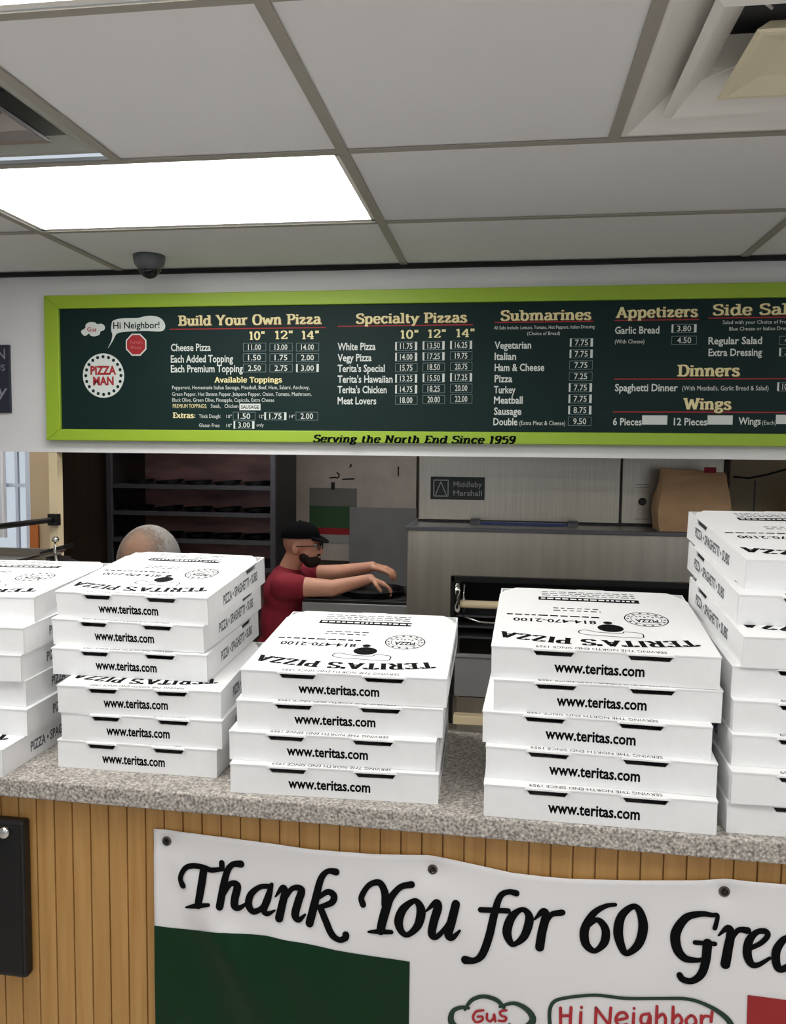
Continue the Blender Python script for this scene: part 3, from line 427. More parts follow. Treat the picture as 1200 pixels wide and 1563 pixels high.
mb.box((WX0, 4.50, WZ0), (WX1, 4.55, WZ0+.03)); mb.box((WX0, 4.50, WZ1-.03), (WX1, 4.55, WZ1))
for x in (WX0, -3.36, WX1-.03): mb.box((x, 4.50, WZ0), (x+.03, 4.55, WZ1))
for z in (1.425, 1.78): mb.box((WX0, 4.515, z), (WX1, 4.54, z+.022))
for x in (-3.60, -2.955, -3.12): mb.box((x, 4.518, WZ0), (x+.018, 4.538, WZ1))
wf = struct(mb, 'window_1', mat('window_frame_white', srgb(214, 222, 236), .5))
mb = MB(); mb.box((WX0, 4.526, WZ0), (WX1, 4.529, WZ1)); p_ = mb.build('pane', M_glass, parent=wf)
mb = MB()                                                       # pale curtain strips hanging inside the panes
for x0, x1 in ((-3.10, -2.99), (-3.42, -3.30)):
    n = 10; top = [(x0+(x1-x0)*k/n, 4.48+.008*math.sin(k*1.9)) for k in range(n+1)]
    for k in range(n):
        (a, b), (c, d) = top[k], top[k+1]
        mb.face([(a, b, WZ0+.1), (c, d, WZ0+.1), (c, d, WZ1), (a, b, WZ1)]); mb.face([(a, b+.002, WZ1), (c, d+.002, WZ1), (c, d+.002, WZ0+.1), (a, b+.002, WZ0+.1)])
tag(mb.build('curtain', M_curtain), 'sheer white curtain panel hanging inside the left side-room window', 'curtain')
mb = MB(); mb.box((WX1, 4.485, WZ0), (WX1+.055, 4.50, 1.20)); mb.box((WX0, 4.47, WZ0-.03), (WX1+.055, 4.50, WZ0)); struct(mb, 'trim_5', M_orange)

# ------------------------------------------------------------------ serving counter (its own slightly turned frame: u along, v inwards)
CO = Vector((-.8816, 1.2835, 0)); CA = -.02381
CM = Matrix.Translation(CO) @ Matrix.Rotation(CA, 4, 'Z')
ct = 1.0685
c_top = thing('countertop', 'speckled grey laminate countertop carrying the stacks of pizza boxes', 'countertop', CO, (0, 0, CA))
mb = MB(); mb.box((-1.6, -.001, ct-.034), (2.6, .40, ct)); mb.build('worktop', M_lam, parent=c_top, bevel=.003)
mb = MB(); mb.box((-1.6, .40, ct-.034), (2.6, .412, ct-.001)); mb.build('rear_edge', M_chrome, parent=c_top)
c_base = thing('serving_counter', 'oak beadboard front of the serving counter under the laminate top', 'counter', CO, (0, 0, CA))
mb = MB(); pitch = .0352; g = .0022; u = .0121-.0018-46*pitch; z0, z1 = 0.0, ct-.034; v0 = .030
prof = [(-1.6, v0)]
while u < 2.55:
    prof += [(u+g, v0), (u+g+.0008, v0+.005), (u+2*g, v0+.005), (u+2*g+.0008, v0)]; u += pitch
prof.append((2.6, v0))
off = .012 - 2*g
prof = [(a+ (off % pitch)*0 + .0, b) for a, b in prof]
for (a, b), (c, d) in zip(prof, prof[1:]):
    mb.face([(a, b, z0), (c, d, z0), (c, d, z1), (a, b, z1)])
mb.build('beadboard', M_oak, parent=c_base)
mb = MB(); mb.box((-1.6, .037, 0), (2.6, .38, ct-.034)); mb.build('carcass', M_brown, parent=c_base)

# ------------------------------------------------------------------ ceiling lights and air diffusers
def troffer(x0, x1, y0, y1, label, lens=None, drop=0.0):
    cx, cy = (x0+x1)/2, (y0+y1)/2
    t = thing('ceiling_light', label, 'ceiling light', (cx, cy, ZC-drop), group='recessed fluorescent ceiling lights')
    a, b = (x1-x0)/2-.012, (y1-y0)/2-.012
    mb = MB()
    for q in (((-a, -b, -.001), (a, -b+.014, .012)), ((-a, b-.014, -.001), (a, b, .012)), ((-a, -b, -.001), (-a+.014, b, .012)), ((a-.014, -b, -.001), (a, b, .012))): mb.box(*q)
    mb.build('frame', M_diff, parent=t)
    mb = MB(); mb.box((-a+.012, -b+.012, .003), (a-.012, b-.012, .006)); mb.build('lens', lens or M_lamp, parent=t)
    mb = MB(); mb.box((-a, -b, .012), (a, b, .0148)); mb.build('housing', M_diff, parent=t)
    return t
troffer(-1.475, -.385, 1.855, 2.42, 'long lit fluorescent ceiling light above the left half of the menu board')
troffer(-1.475, -.385, .61, 1.23, 'lit fluorescent ceiling light cut off by the top left corner of the photo')
troffer(.215, 1.37, 0, .61, 'unseen fluorescent ceiling light added overhead, right of the camera')  # out of view, added to light the right side
troffer(-1.475, -.385, -1.2, -.6, 'unseen fluorescent ceiling light added behind the camera on the left', M_lamp_added)  # this and the next are unseen lights added for illumination
troffer(.215, 1.37, -1.8, -1.2, 'unseen fluorescent ceiling light added behind the camera on the right', M_lamp_added)

troffer(-1.65, -.55, 3.62, 4.12, 'unseen ceiling light added to brighten the kitchen behind the header wall', M_lamp_fill, .016)  # hidden lamp added because the kitchen was too dark
troffer(-3.5, -2.5, 3.3, 3.7, 'unseen ceiling light added to brighten the side room left of the partition', M_lamp_fill, .016)  # hidden lamp added to lift the side room walls

troffer(1.37, 2.2, 1.23, 1.855, 'unseen fluorescent ceiling light added to brighten the right side beyond the cream-centred air diffuser', M_lamp_added)  # out of view, added to brighten the right end of menu and ceiling

def ringp(h, z): return [(-h, -h, z), (h, -h, z), (h, h, z), (-h, h, z)]
def frust(mb, h0, z0, h1, z1, t=.0):
    a, b = ringp(h0, z0), ringp(h1, z1)
    for k in range(4): j = (k+1) % 4; mb.face([a[k], a[j], b[j], b[k]])
def diffuser(x0, x1, y0, y1, label):
    t = thing('air_diffuser', label, 'ceiling vent', ((x0+x1)/2, (y0+y1)/2, ZC), group='square ceiling air diffusers')
    t.scale = ((x1-x0)/.6, (y1-y0)/.6, 1)
    mb = MB(); frust(mb, .288, -.002, .276, -.004); frust(mb, .276, -.004, .268, .0); frust(mb, .268, .0, .185, .055); frust(mb, .185, .055, .175, .14); mb.build('flange', M_diff, parent=t)
    mb = MB(); frust(mb, .212, .004, .196, -.004); frust(mb, .196, -.004, .19, .0); frust(mb, .19, 0, .132, .06); frust(mb, .132, .06, .112, .11); frust(mb, .112, .11, .116, .112); frust(mb, .116, .112, .212, .004); mb.build('louver', M_diff, parent=t, smooth=False)
    mb = MB(); z = -.006
    frust(mb, .124, z+.003, .119, z); frust(mb, .119, z, .110, z); frust(mb, .110, z, .060, z+.014); mb.face(ringp(.060, z+.014)); frust(mb, .095, z+.03, .124, z+.003)
    mb.build('centre_plate', M_diffb, parent=t)
    mb = MB(); mb.face([(-.3, -.3, .14), (-.3, .3, .14), (.3, .3, .14), (.3, -.3, .14)]); frust(mb, .29, .003, .29, .14); mb.build('duct', M_duct, parent=t)
    for a in (0, 1, 2, 3):
        mb = MB(); c, s = math.cos(a*PI/2+PI/4), math.sin(a*PI/2+PI/4); mb.tube([(c*.13, s*.13, .045), (c*.24, s*.24, .045)], .0025, 6); mb.build('bracket', M_diff, parent=t)
    return t
diffuser(.215, .79, 1.23, 1.855, 'square stepped air diffuser with a cream centre plate, top right of the photo')
def slot_diffuser(x0, x1, y0, y1, label):
    t = thing('air_diffuser', label, 'ceiling vent', ((x0+x1)/2, (y0+y1)/2, ZC), group='square ceiling air diffusers')
    h = (x1-x0)/2-.012
    mb = MB(); frust(mb, h, -.002, h-.018, -.003); frust(mb, h-.018, -.003, h-.055, .02); frust(mb, h-.055, .02, h-.06, .12); mb.build('flange', mat('grey_enamel', srgb(170, 172, 164), .6), parent=t)
    def blade(h0, h1, name):
        mb = MB(); n = 6; pr = [(h0 - (h0-h1)*k/n, -.004+.05*(k/n)**1.8) for k in range(n+1)]
        for (a, b), (c, d) in zip(pr, pr[1:]): frust(mb, a, b, c, d)
        for (a, b), (c, d) in zip(pr, pr[1:]): frust(mb, c, d+.002, a, b+.002)
        mb.build(name, M_dgrey2, parent=t, smooth=False)
    blade(h-.075, h-.15, 'louver'); blade(h-.165, h-.21, 'louver')
    mb = MB(); hh = h-.20; frust(mb, hh, .004, hh-.012, -.002); mb.face(ringp(hh-.012, -.002)[::-1]); mb.face(ringp(hh, .03)); frust(mb, hh, .03, hh, .004); mb.build('centre_plate', M_grey, parent=t)
    mb = MB(); H = h+.005; mb.face([(-H, -H, .12), (-H, H, .12), (H, H, .12), (H, -H, .12)]); frust(mb, H, .003, H, .12); mb.build('duct', M_duct, parent=t)
M_dgrey2 = mat('polished_louver', srgb(190, 186, 186), .18, .9)
slot_diffuser(-1.475, -.93, 1.23, 1.855, 'grey air diffuser with curved shiny louvers at the left edge beside the lit ceiling light')

# dome camera under the ceiling
t = thing('security_camera', 'dark grey dome security camera under the ceiling above the menu board', 'security camera', (-1.266, 2.75, ZC))
mb = MB(); mb.lathe([(.055, 0), (.055, -.012), (.052, -.03), (.040, -.046), (.034, -.048)], n=32); mb.build('housing', M_domecam, parent=t, smooth=True)
mb = MB(); mb.lathe([(.036, -.042)] + [(.036*math.cos(a*PI/16), -.044-.036*math.sin(a*PI/16)) for a in range(0, 8)] + [(.004, -.08)], n=28); mb.build('dome', M_lens, parent=t, smooth=True)
mb = MB(); mb.lathe([(.039, -.045), (.042, -.05), (.037, -.053), (.0355, -.049)], n=28); mb.build('trim_ring', M_dgrey, parent=t, smooth=True)

# ------------------------------------------------------------------ menu board
YB = 2.938                                        # face of the dark panel
menu = thing('menu_board', 'long dark green menu board in a lime green frame on the white header wall', 'menu board', (0, YB, 0))
X0, X1, Z0, Z1 = -1.778, 2.05, 1.689, 2.243
mb = MB()
ix0, ix1, iz0, iz1 = -1.7185, 1.99, 1.7325, 2.1925
outer = [(X0, Z0), (X1, Z0), (X1, Z1), (X0, Z1)]; inner = [(ix0, iz0), (ix1, iz0), (ix1, iz1), (ix0, iz1)]
for k in range(4):
    j = (k+1) % 4; q = [outer[k], outer[j], inner[j], inner[k]]
    mb.prism([(a, -.012, b) for a, b in q], [(a, .027, b) for a, b in q])
mb.build('frame', M_lime, parent=menu, bevel=.003)
mb = MB(); mb.box((ix0-.005, 0, iz0-.005), (ix1+.005, .02, iz1+.005)); mb.build('panel', M_board, parent=menu)
P = lambda x, y: (x, -.0008, y)
P2 = lambda x, y: (x, -.0016, y)
P3 = lambda x, y: (x, -.0022, y)
M_rust = mat('rust_letter_edge', srgb(120, 62, 40), .6)
for (s, x, y, w, h) in HEADINGS:
    mb = MB(); serif(mb, P, s, x+.002, y-.0025, w, h, 1, .27, .12); serif(mb, P2, s, x, y, w, h, 0, .26, .12); mb.build('heading', [M_yellow, M_rust], parent=menu)
for x0, x1, y in RULES:
    mb = MB(); mb.box((x0, -.0009, y-.0018), (x1, 0, y+.0018)); mb.build('heading_rule', M_red, parent=menu)
for (s, x, y, w, h) in SIZE_HEADINGS:
    mb = MB(); serif(mb, P, s, x, y, w, h, 0, .24, .11); mb.build('size_heading', M_yellow, parent=menu)
for (s, x, y, w, h) in ITEMS:
    mb = MB(); sans(mb, P, s, x, y, w, h, 0, .02); mb.build('dish_name', M_white, parent=menu)
for (s, x, y, w, h) in SMALL:
    mb = MB(); sans(mb, P, s, x, y, w, h); mb.build('small_print', M_white, parent=menu)
mb = MB(); serif(mb, P, YELLOW_SMALL[1][0], *YELLOW_SMALL[1][1:], 0, .24, .12); mb.build('small_heading', M_yellow, parent=menu)
mb = MB(); serif(mb, P, YELLOW_SMALL[2][0], *YELLOW_SMALL[2][1:], 0, .26, .12); mb.build('small_heading', M_yellow, parent=menu)
mb = MB(); sans(mb, P, YELLOW_SMALL[0][0], *YELLOW_SMALL[0][1:], 0); mb.build('small_heading', M_yellow, parent=menu)
for (s, x, y, w, h, st) in SLOTS:
    mb = MB(); e = .0014
    if st == 2: mb.box((x, -.0012, y), (x+w, 0, y+h), 1)
    else:
        for q in ((x, y, x+w, y+e), (x, y+h-e, x+w, y+h), (x, y, x+e, y+h), (x+w-e, y, x+w, y+h)):
            mb.box((q[0], -.0014, q[1]), (q[2], 0, q[3]), 0)
        if st == 1:
            mb.box((x, -.0018, y+.001), (x+.006, 0, y+h-.001), 1); mb.box((x+w-.009, -.0018, y+.001), (x+w-.001, 0, y+h-.001), 1)
        sans(mb, P2, s, x+w*.22, y+h*.17, w*.56, h*.66, 1, .01)
    mb.build('price_slot', [M_dimwhite, M_white], parent=menu)
x, y, w, h = STICKER
mb = MB(); mb.box((x, -.001, y), (x+w, 0, y+h), 0); sans(mb, P2, 'SAUSAGE', x+.006, y+.006, w-.012, h-.012, 1, .02); mb.build('price_sticker', [M_white, M_board], parent=menu)
F = lambda x, y: (x, -.0135, y)
mb = MB(); s, x, y, w, h = TAGLINE; serif(mb, F, s, x, y+.002, w, h*.92, 0, .33, .15, .25); mb.build('tagline', M_ink, parent=menu)
mb = MB(); mb.face([P(a, b) for a, b in spline([tuple(q) for q in BUBBLE]+[tuple(BUBBLE[0])])]); sb = mb.build('speech_bubble', M_white, parent=menu)
mb = MB(); sans(mb, P2, BUBBLE_TEXT[0], *BUBBLE_TEXT[1:], 0, .015); mb.build('greeting', M_board, parent=sb)
mb = MB(); mb.face([P(a, b) for a, b in spline([tuple(q) for q in HAT]+[tuple(HAT[0])])]); hb = mb.build('chef_hat_print', M_white, parent=menu)
mb = MB(); sans(mb, P2, HAT_TEXT[0], HAT_TEXT[1], HAT_TEXT[2], HAT_TEXT[3]*.9, HAT_TEXT[4]*.9, 0, .02); mb.build('hat_name', M_red, parent=hb)
(ox, oy), orr = OCTAGON
mb = MB()
mb.face([P(ox+orr*.98*math.cos(PI/8+k*PI/4), oy+orr*.98*math.sin(PI/8+k*PI/4)) for k in range(8)], 0)
mb.face([P2(ox+orr*.86*math.cos(PI/8+k*PI/4), oy+orr*.86*math.sin(PI/8+k*PI/4)) for k in range(8)], 1)
sans(mb, P3, "Terita's", ox-.026, oy+.004, .052, .011, 2); sans(mb, P3, 'Pizza', ox-.02, oy-.016, .04, .011, 2)
mb.build('octagon_sign_print', [M_white, M_red, mat('pale_red_letter', srgb(214, 120, 120), .6)], parent=menu)
(dx, dy), dr = DISC                                # plain round pizza picture
mb = MB()
mb.face([P(dx+dr*math.cos(k*PI/24), dy+dr*math.sin(k*PI/24)) for k in range(48)], 0)
def dot(cx, cy, r, mi, fn): mb.face([fn(cx+r*math.cos(k*PI/6), cy+r*math.sin(k*PI/6)) for k in range(12)], mi)
for k in range(20): dot(dx+dr*.85*math.cos(k*PI/10), dy+dr*.85*math.sin(k*PI/10), dr*.075, 1, P2)
for k in range(0): dot(dx+dr*.55*math.cos(k*2*PI/9+.3), dy+dr*.42*math.sin(k*2*PI/9+.3), dr*.07, 1, P2)
sans(mb, P3, 'PIZZA', dx-dr*.62, dy+dr*.06, dr*1.24, dr*.38, 2, .04); sans(mb, P3, 'MAN', dx-dr*.5, dy-dr*.42, dr*1.0, dr*.38, 2, .04)
mb.build('pizza_print', [M_white, M_board, M_red], parent=menu)

# small dark sign at the left edge
t = thing('wall_sign', 'dark navy sign with pale lettering on the header wall at the left edge', 'sign', (-2.11, 2.955, 1.93))
mb = MB(); mb.box((-.2, -.004, -.134), (.166, .01, .131)); mb.build('sign_panel', M_navy, parent=t, bevel=.002)
mb = MB(); S = lambda x, y: (x, -.0052, y)
sans(mb, S, 'N', .115, .076, .036, .04); sans(mb, S, 'US', .105, .03, .045, .024); sans(mb, S, 'y', .112, -.075, .038, .055, slant=.2); mb.build('lettering', mat('sign_letter', srgb(150, 150, 160), .6), parent=t)

# ------------------------------------------------------------------ banner on the counter front
bt = [tuple(q) for q in BANNER_TOP]
bt += [(bt[-1][0]+.15*k, bt[-1][1]-.004*(k % 2)) for k in range(1, 4)]
def lerp(tab, u):
    if u <= tab[0][0]: return tab[0][1]
    for (a, b), (c, d) in zip(tab, tab[1:]):
        if u <= c: return b+(d-b)*(u-a)/(c-a)
    return tab[-1][1]
BZ0 = .36
def gau(x, s): return math.exp(-(x/s)**2)
def bump_(u, z):
    """how far the hanging vinyl stands off the beadboard"""
    top = lerp(bt, u); d = top-z
    f = .006 + .010*math.sin(min(1.0, max(0, d)/.30)*PI*.55)
    f += .0035*math.sin(u*9+.5)*min(1, max(0, d)/.1)
    for (gu, gz), ang, s, am in (((.3014, .966), -60, .012, .005), ((.3014, .966), -75, .02, -.004), ((.40, .83), -58, .024, .013), ((.34, .84), -70, .022, -.008), ((.50, .83), -52, .024, .010), ((.7722, .96), -130, .018, .003), ((.7722, .96), -50, .018, .003), ((1.233, .97), -125, .02, .003)):
        a = math.radians(ang); px, pz = u-gu, z-gz; al = px*math.cos(a)+pz*math.sin(a); pe = -px*math.sin(a)+pz*math.cos(a)
        if al > 0: f += am*gau(pe, s+.12*al)*min(1, al/.06)*math.exp(-al/.35)
    for gu, gz in GROMMETS: f -= .006*gau(math.hypot(u-gu, z-gz), .02)
    return max(.002, f)
banner = thing('banner', 'white vinyl thank-you banner pinned across the beadboard counter front', 'banner', CO, (0, 0, CA))
def bpt(k): return lambda u, z: (u, v0-bump_(u, z)-k, z)
lt = sorted([(z, u) for u, z in [tuple(q) for q in BANNER_LEFT]])
def sheet(name, m, k, left, right, top, bot, nu, nz):
    mb = MB(); fn = bpt(k)
    G = []
    for i in range(nu+1):
        row = []
        for j in range(nz+1):
            s, t_ = i/nu, j/nz; uu = left(0)*(1-s)+right*s; zt_ = top(uu); z = bot*(1-t_)+zt_*t_
            uu = left(z)*(1-s)+right*s; row.append(fn(uu, z))
        G.append(row)
    base = len(mb.v); mb.v = [p for r in G for p in r]; n1 = nz+1
    for i in range(nu):
        for j in range(nz):
            mb.f.append((i*n1+j, (i+1)*n1+j, (i+1)*n1+j+1, i*n1+j+1)); mb.mi.append(0)
    return mb.build(name, m, parent=banner, smooth=True)
left_fn = lambda z: lerp(lt, z) if z > .1 else lt[-1][1]
sh = sheet('sheet', M_vinyl, 0, left_fn, bt[-1][0], lambda u: lerp(bt, u), BZ0, 200, 70)
so = sh.modifiers.new('thickness', 'SOLIDIFY'); so.thickness = .0006; so.offset = -1
gt = [tuple(q) for q in GREEN_TOP]
sheet('green_panel', M_green, .0013, left_fn, GREEN_RIGHT[0], lambda u: lerp(gt, u), BZ0, 70, 50)
sheet('red_panel', M_redv, .0013, lambda z: RED_TL[0], bt[-1][0]-.002, lambda u: RED_TL[1], BZ0, 60, 40)
fb = bpt(.0016)
mb = MB()
for s in BANNER_TEXT: ribbon(mb, fb, spline([tuple(q) for q in s], sub=6))
mb.build('lettering', M_ink, parent=banner)
mb = MB()
for s in BANNER_HAT: ribbon(mb, fb, spline([tuple(q) for q in s], sub=5))
M_dkgreen = mat('dark_green_ink', srgb(20, 52, 36), .6)
hb = mb.build('chef_hat_print', M_dkgreen, parent=banner)
mb = MB()
for s in BANNER_BUBBLE: ribbon(mb, fb, spline([tuple(q) for q in s], sub=6))
sb = mb.build('speech_bubble', M_dkgreen, parent=banner)
for par, nm, L in ((hb, 'hat_name', BANNER_RED[:3]), (sb, 'greeting', BANNER_RED[3:])):
    mb = MB()
    for s in L: ribbon(mb, fb, spline([tuple(q) for q in s], sub=5))
    mb.build(nm, M_red, parent=par)
for (gu, gz) in list(GROMMETS)+[(1.66, .958)]:
    v = v0-bump_(gu, gz)
    mb = MB()
    n = 20
    for k in range(n):
        a0, a1 = 2*PI*k/n, 2*PI*(k+1)/n
        for (r0, h0), (r1, h1) in (((.0045, .0), (.0055, .0022)), ((.0055, .0022), (.0075, .0022)), ((.0075, .0022), (.0088, 0))):
            mb.face([(gu+r1*math.cos(a0), v-.0008-h1, gz+r1*math.sin(a0)), (gu+r1*math.cos(a1), v-.0008-h1, gz+r1*math.sin(a1)), (gu+r0*math.cos(a1), v-.0008-h0, gz+r0*math.sin(a1)), (gu+r0*math.cos(a0), v-.0008-h0, gz+r0*math.sin(a0))])
    gm = mb.build('grommet', mat('grommet_metal_%d' % len(MATS), srgb(110, 104, 98), .3, 1.0), parent=banner, smooth=True)
    mb = MB(); mb.face([(gu+.0055*math.cos(2*PI*k/16), v-.0011, gz+.0055*math.sin(2*PI*k/16)) for k in range(16)]); mb.tube([(gu, v0, gz+.002), (gu, v-.006, gz+.001), (gu-.001, v-.009, gz+.006), (gu-.001, v-.008, gz+.011)], .0011, 8)
    mb.build('pin', M_blackm, parent=gm)

# black wall box at the left edge
t = thing('wall_box', 'black metal box with a chrome lock mounted on the beadboard at the left edge', 'wall box', CO, (0, 0, CA))
mb = MB(); mb.box((-.26, .008, .692), (.0375, v0+.001, .986)); mb.build('body', M_black, parent=t, bevel=.006)
mb = MB(); mb.box((-.25, .0055, .70), (.032, .009, .979)); mb.build('door', M_blackm, parent=t, bevel=.002)
mb = MB(); q = [(.011, 0), (.011, -.006), (.008, -.009), (.004, -.0095)]
mb.lathe([(r, -z) for r, z in q], n=20); lk = mb.build('lock', M_chrome, parent=t, smooth=True, loc=(.004, .0055, .967), rot=(PI/2, 0, 0))

# ------------------------------------------------------------------ pizza boxes
def box_meshes(w, h, d):
    """one wedge-fanned carton: tray with tuck slots, lid with cut rear corners, printing"""
    T = .003; ht = lambda y: h + d*y; lidt = .0026; out = {}
    sl = [(.184*w, .377*w), (.600*w, .805*w)]; sd = .0105
    mb = MB()
    def wall_outline(L, top, slots):
        pts = [(0, 0), (L, 0), (L, top(L))]
        for a, b in reversed(slots): pts += [(b, top(b)), (b-.007, top(b)-sd), (a+.007, top(a)-sd), (a, top(a))]
        return pts + [(0, top(0))]
    o1 = wall_outline(w, lambda s: h-lidt, sl)
    mb.prism([(a, 0, b) for a, b in o1], [(a, T, b) for a, b in o1])
    mb.prism([(0, w-T, 0), (w, w-T, 0), (w, w-T, ht(w)-lidt), (0, w-T, ht(w)-lidt)], [(0, w, 0), (w, w, 0), (w, w, ht(w)-lidt), (0, w, ht(w)-lidt)])
    o2 = wall_outline(w-T-.0012, lambda s: ht(s)-lidt, [(.62*w, .82*w)])
    for x in (0.0, w-T): mb.prism([(x, T+.0012+a, b) for a, b in o2], [(x+T, T+.0012+a, b) for a, b in o2])
    mb.box((T, T, 0), (w-T, w-T, .002))
    out['tray'] = (mb, M_box)
    mb = MB(); e = .0009
    ol = [(-e, -e), (w+e, -e), (w+e, .84*w), (w-.012, .93*w), (w-.03, w+e), (.58*w, w+e), (.57*w, w+.004), (.43*w, w+.004), (.42*w, w+e), (.03, w+e), (.008, .93*w), (-e, .86*w)]
    mb.prism([(a, b, ht(b)-lidt) for a, b in ol], [(a, b, ht(b)-.0004) for a, b in ol])
    out['lid'] = (mb, M_box)
    tabs = []
    for a, b in sl:
        mb = MB(); q = [(a-.001, h-.0034), (b+.001, h-.0034), (b-.002, h-.0006), (a+.002, h-.0006)]
        mb.prism([(x, -.0042, z-.0004) for x, z in q], [(x, .002, z) for x, z in q]); tabs.append((mb, M_box))
    out['tabs'] = tabs
    FR = lambda x, z: (x, -.0003, z)
    mb = MB(); sans(mb, FR, 'www.teritas.com', .284*w, .27*h, .396*w, .34*h, 0, .03); out['front_lettering'] = (mb, M_ink)
    txt = 'PIZZA \u2022 SPAGHETTI \u2022 SUBS'
    mb = MB(); sans(mb, lambda y, z: (w+.0003, y, z+d*y*.5), txt, .24*w, .30*h, .60*w, .36*h, 0, .03); out['side_lettering'] = (mb, M_greyink)
    mb = MB(); sans(mb, lambda y, z: (-.0003, w-y, z+d*(w-y)*.5), txt, .16*w, .30*h, .60*w, .36*h, 0, .03); out['side_lettering2'] = (mb, M_greyink)
    # lid artwork, printed to be read from the hinge side
    TP = lambda x, y: (x, y, ht(y)-.0001)
    R = lambda cx, cy, ang=0.0: (lambda x, y: TP(cx - x*math.cos(ang) + y*math.sin(ang), cy - y*math.cos(ang) - x*math.sin(ang)))
    mb = MB()
    def up(txt, a0, a1, b, hh, bold=0.0, f=sans, **k):     # a0..a1 across, b = base line (far side)
        f(mb, lambda x, y: TP(a1*w - x, b*w - y), txt, 0, 0, (a1-a0)*w, hh*w, 0, *( (bold,) if f is sans else ()), **k)
    up('SERVING THE NORTH END SINCE 1959', .20, .775, .034, .026, f=sans)
    tt = "TERITA'S PIZZA"; tot = sum(GL[c][0] for c in tt); cxp = 0
    for ch in tt:
        s = 1-(cxp+GL[ch][0]/2)/tot; aa = .035+.885*s; k = (aa-.48)/.44; bb = .150+.060*k*k
        ang = -math.atan(2*.060*k/.44)*1.0
        wch = GL[ch][0]/tot*.885*w
        if ch != ' ':
            cx_, cy_ = aa*w, bb*w
            def fn(x, y, cx_=cx_, cy_=cy_, ang=ang):
                xx, yy = x-wch/2, y
                return TP(cx_ - xx*math.cos(-ang) + yy*math.sin(-ang), cy_ - xx*math.sin(-ang) - yy*math.cos(-ang))
            serif(mb, fn, ch, 0, 0, wch, .080*w, 0, .30, .13)
        cxp += GL[ch][0]
    up('814-470-2100', .085, .495, .435, .052, .02)
    for a0, a1, b in ((.05, .515, .485), ):
        x = a0
        while x < a1:
            l = random.uniform(.02, .05); mb.face([TP(x*w, b*w), TP(min(a1, x+l)*w, b*w), TP(min(a1, x+l)*w, (b+.018)*w), TP(x*w, (b+.018)*w)]); x += l+.012
    for b in (.585, .625):
        x = .288
        while x < .53:
            l = random.uniform(.015, .04); mb.face([TP(x*w, b*w), TP(min(.53, x+l)*w, b*w), TP(min(.53, x+l)*w, (b+.012)*w), TP(x*w, (b+.012)*w)]); x += l+.014
    for b in (.865, .90, .935):
        x = .23
        while x < .73:
            l = random.uniform(.015, .05); mb.face([TP(x*w, b*w), TP(min(.73, x+l)*w, b*w), TP(min(.73, x+l)*w, (b+.010)*w), TP(x*w, (b+.010)*w)]); x += l+.012
    mb.face([TP(.211*w, .772*w), TP(.745*w, .772*w), TP(.745*w, .835*w), TP(.211*w, .835*w)])
    n = 28; mb.face([TP((.557+.062*math.cos(2*PI*k/n))*w, (.333+.058*math.sin(2*PI*k/n))*w) for k in range(n)])
    mb.face([TP((.55+.022*math.cos(2*PI*k/n))*w, (.415+.022*math.sin(2*PI*k/n))*w) for k in range(n)])
    def loop(pts, wd=.0016, closed=True): ribbon(mb, TP, [(x*w, y*w, wd) for x, y in (spline(pts+[pts[0]]) if closed else spline(pts))], caps=False)
    loop([(.405, .27), (.42, .225), (.55, .21), (.68, .205), (.70, .235), (.69, .275), (.62, .285), (.60, .262), (.50, .262), (.44, .285)], .002)
    loop([(.745+.105*math.cos(k*PI/8), .50+.115*math.sin(k*PI/8)) for k in range(16)], .0022)
    loop([(.745+.075*math.cos(k*PI/8), .50+.082*math.sin(k*PI/8)) for k in range(16)], .0012)
    for k in range(14): mb.face([TP((.745+.09*math.cos(k*2*PI/14)+.008*math.cos(j*PI/4))*w, (.50+.098*math.sin(k*2*PI/14)+.008*math.sin(j*PI/4))*w) for j in range(8)])
    up('PIZZA', .69, .80, .50, .05, .03); 
    for k in range(6): mb.face([TP((.70+.02*k+.007*math.cos(j*PI/4))*w, (.535+.012*(k % 2)+.007*math.sin(j*PI/4))*w) for j in range(8)])
    out['lid_printing'] = (mb, M_ink)
    mb = MB(); x = .225                                     # pale broken lettering inside the dark bar
    while x < .73:
        l = random.uniform(.012, .035); mb.face([tuple(Vector(TP(a*w, b*w))+Vector((0, 0, .0004))) for a, b in ((x, .792), (x+l, .792), (x+l, .814), (x, .814))]); x += l+.010
    out['bar_lettering'] = (mb, M_box)
    return out
WHICH = {
 's1': ('of the stack at the left edge', 6), 's2': ('of the second stack from the left', 6),
 's3': ('of the short middle stack of four', 4), 's4': ('of the second stack from the right', 5), 's5': ('of the tall stack at the right edge', 8)}
ORD = ['bottom', 'second from the bottom', 'third from the bottom', 'fourth from the bottom', 'fifth from the bottom', 'sixth from the bottom', 'seventh from the bottom', 'eighth']
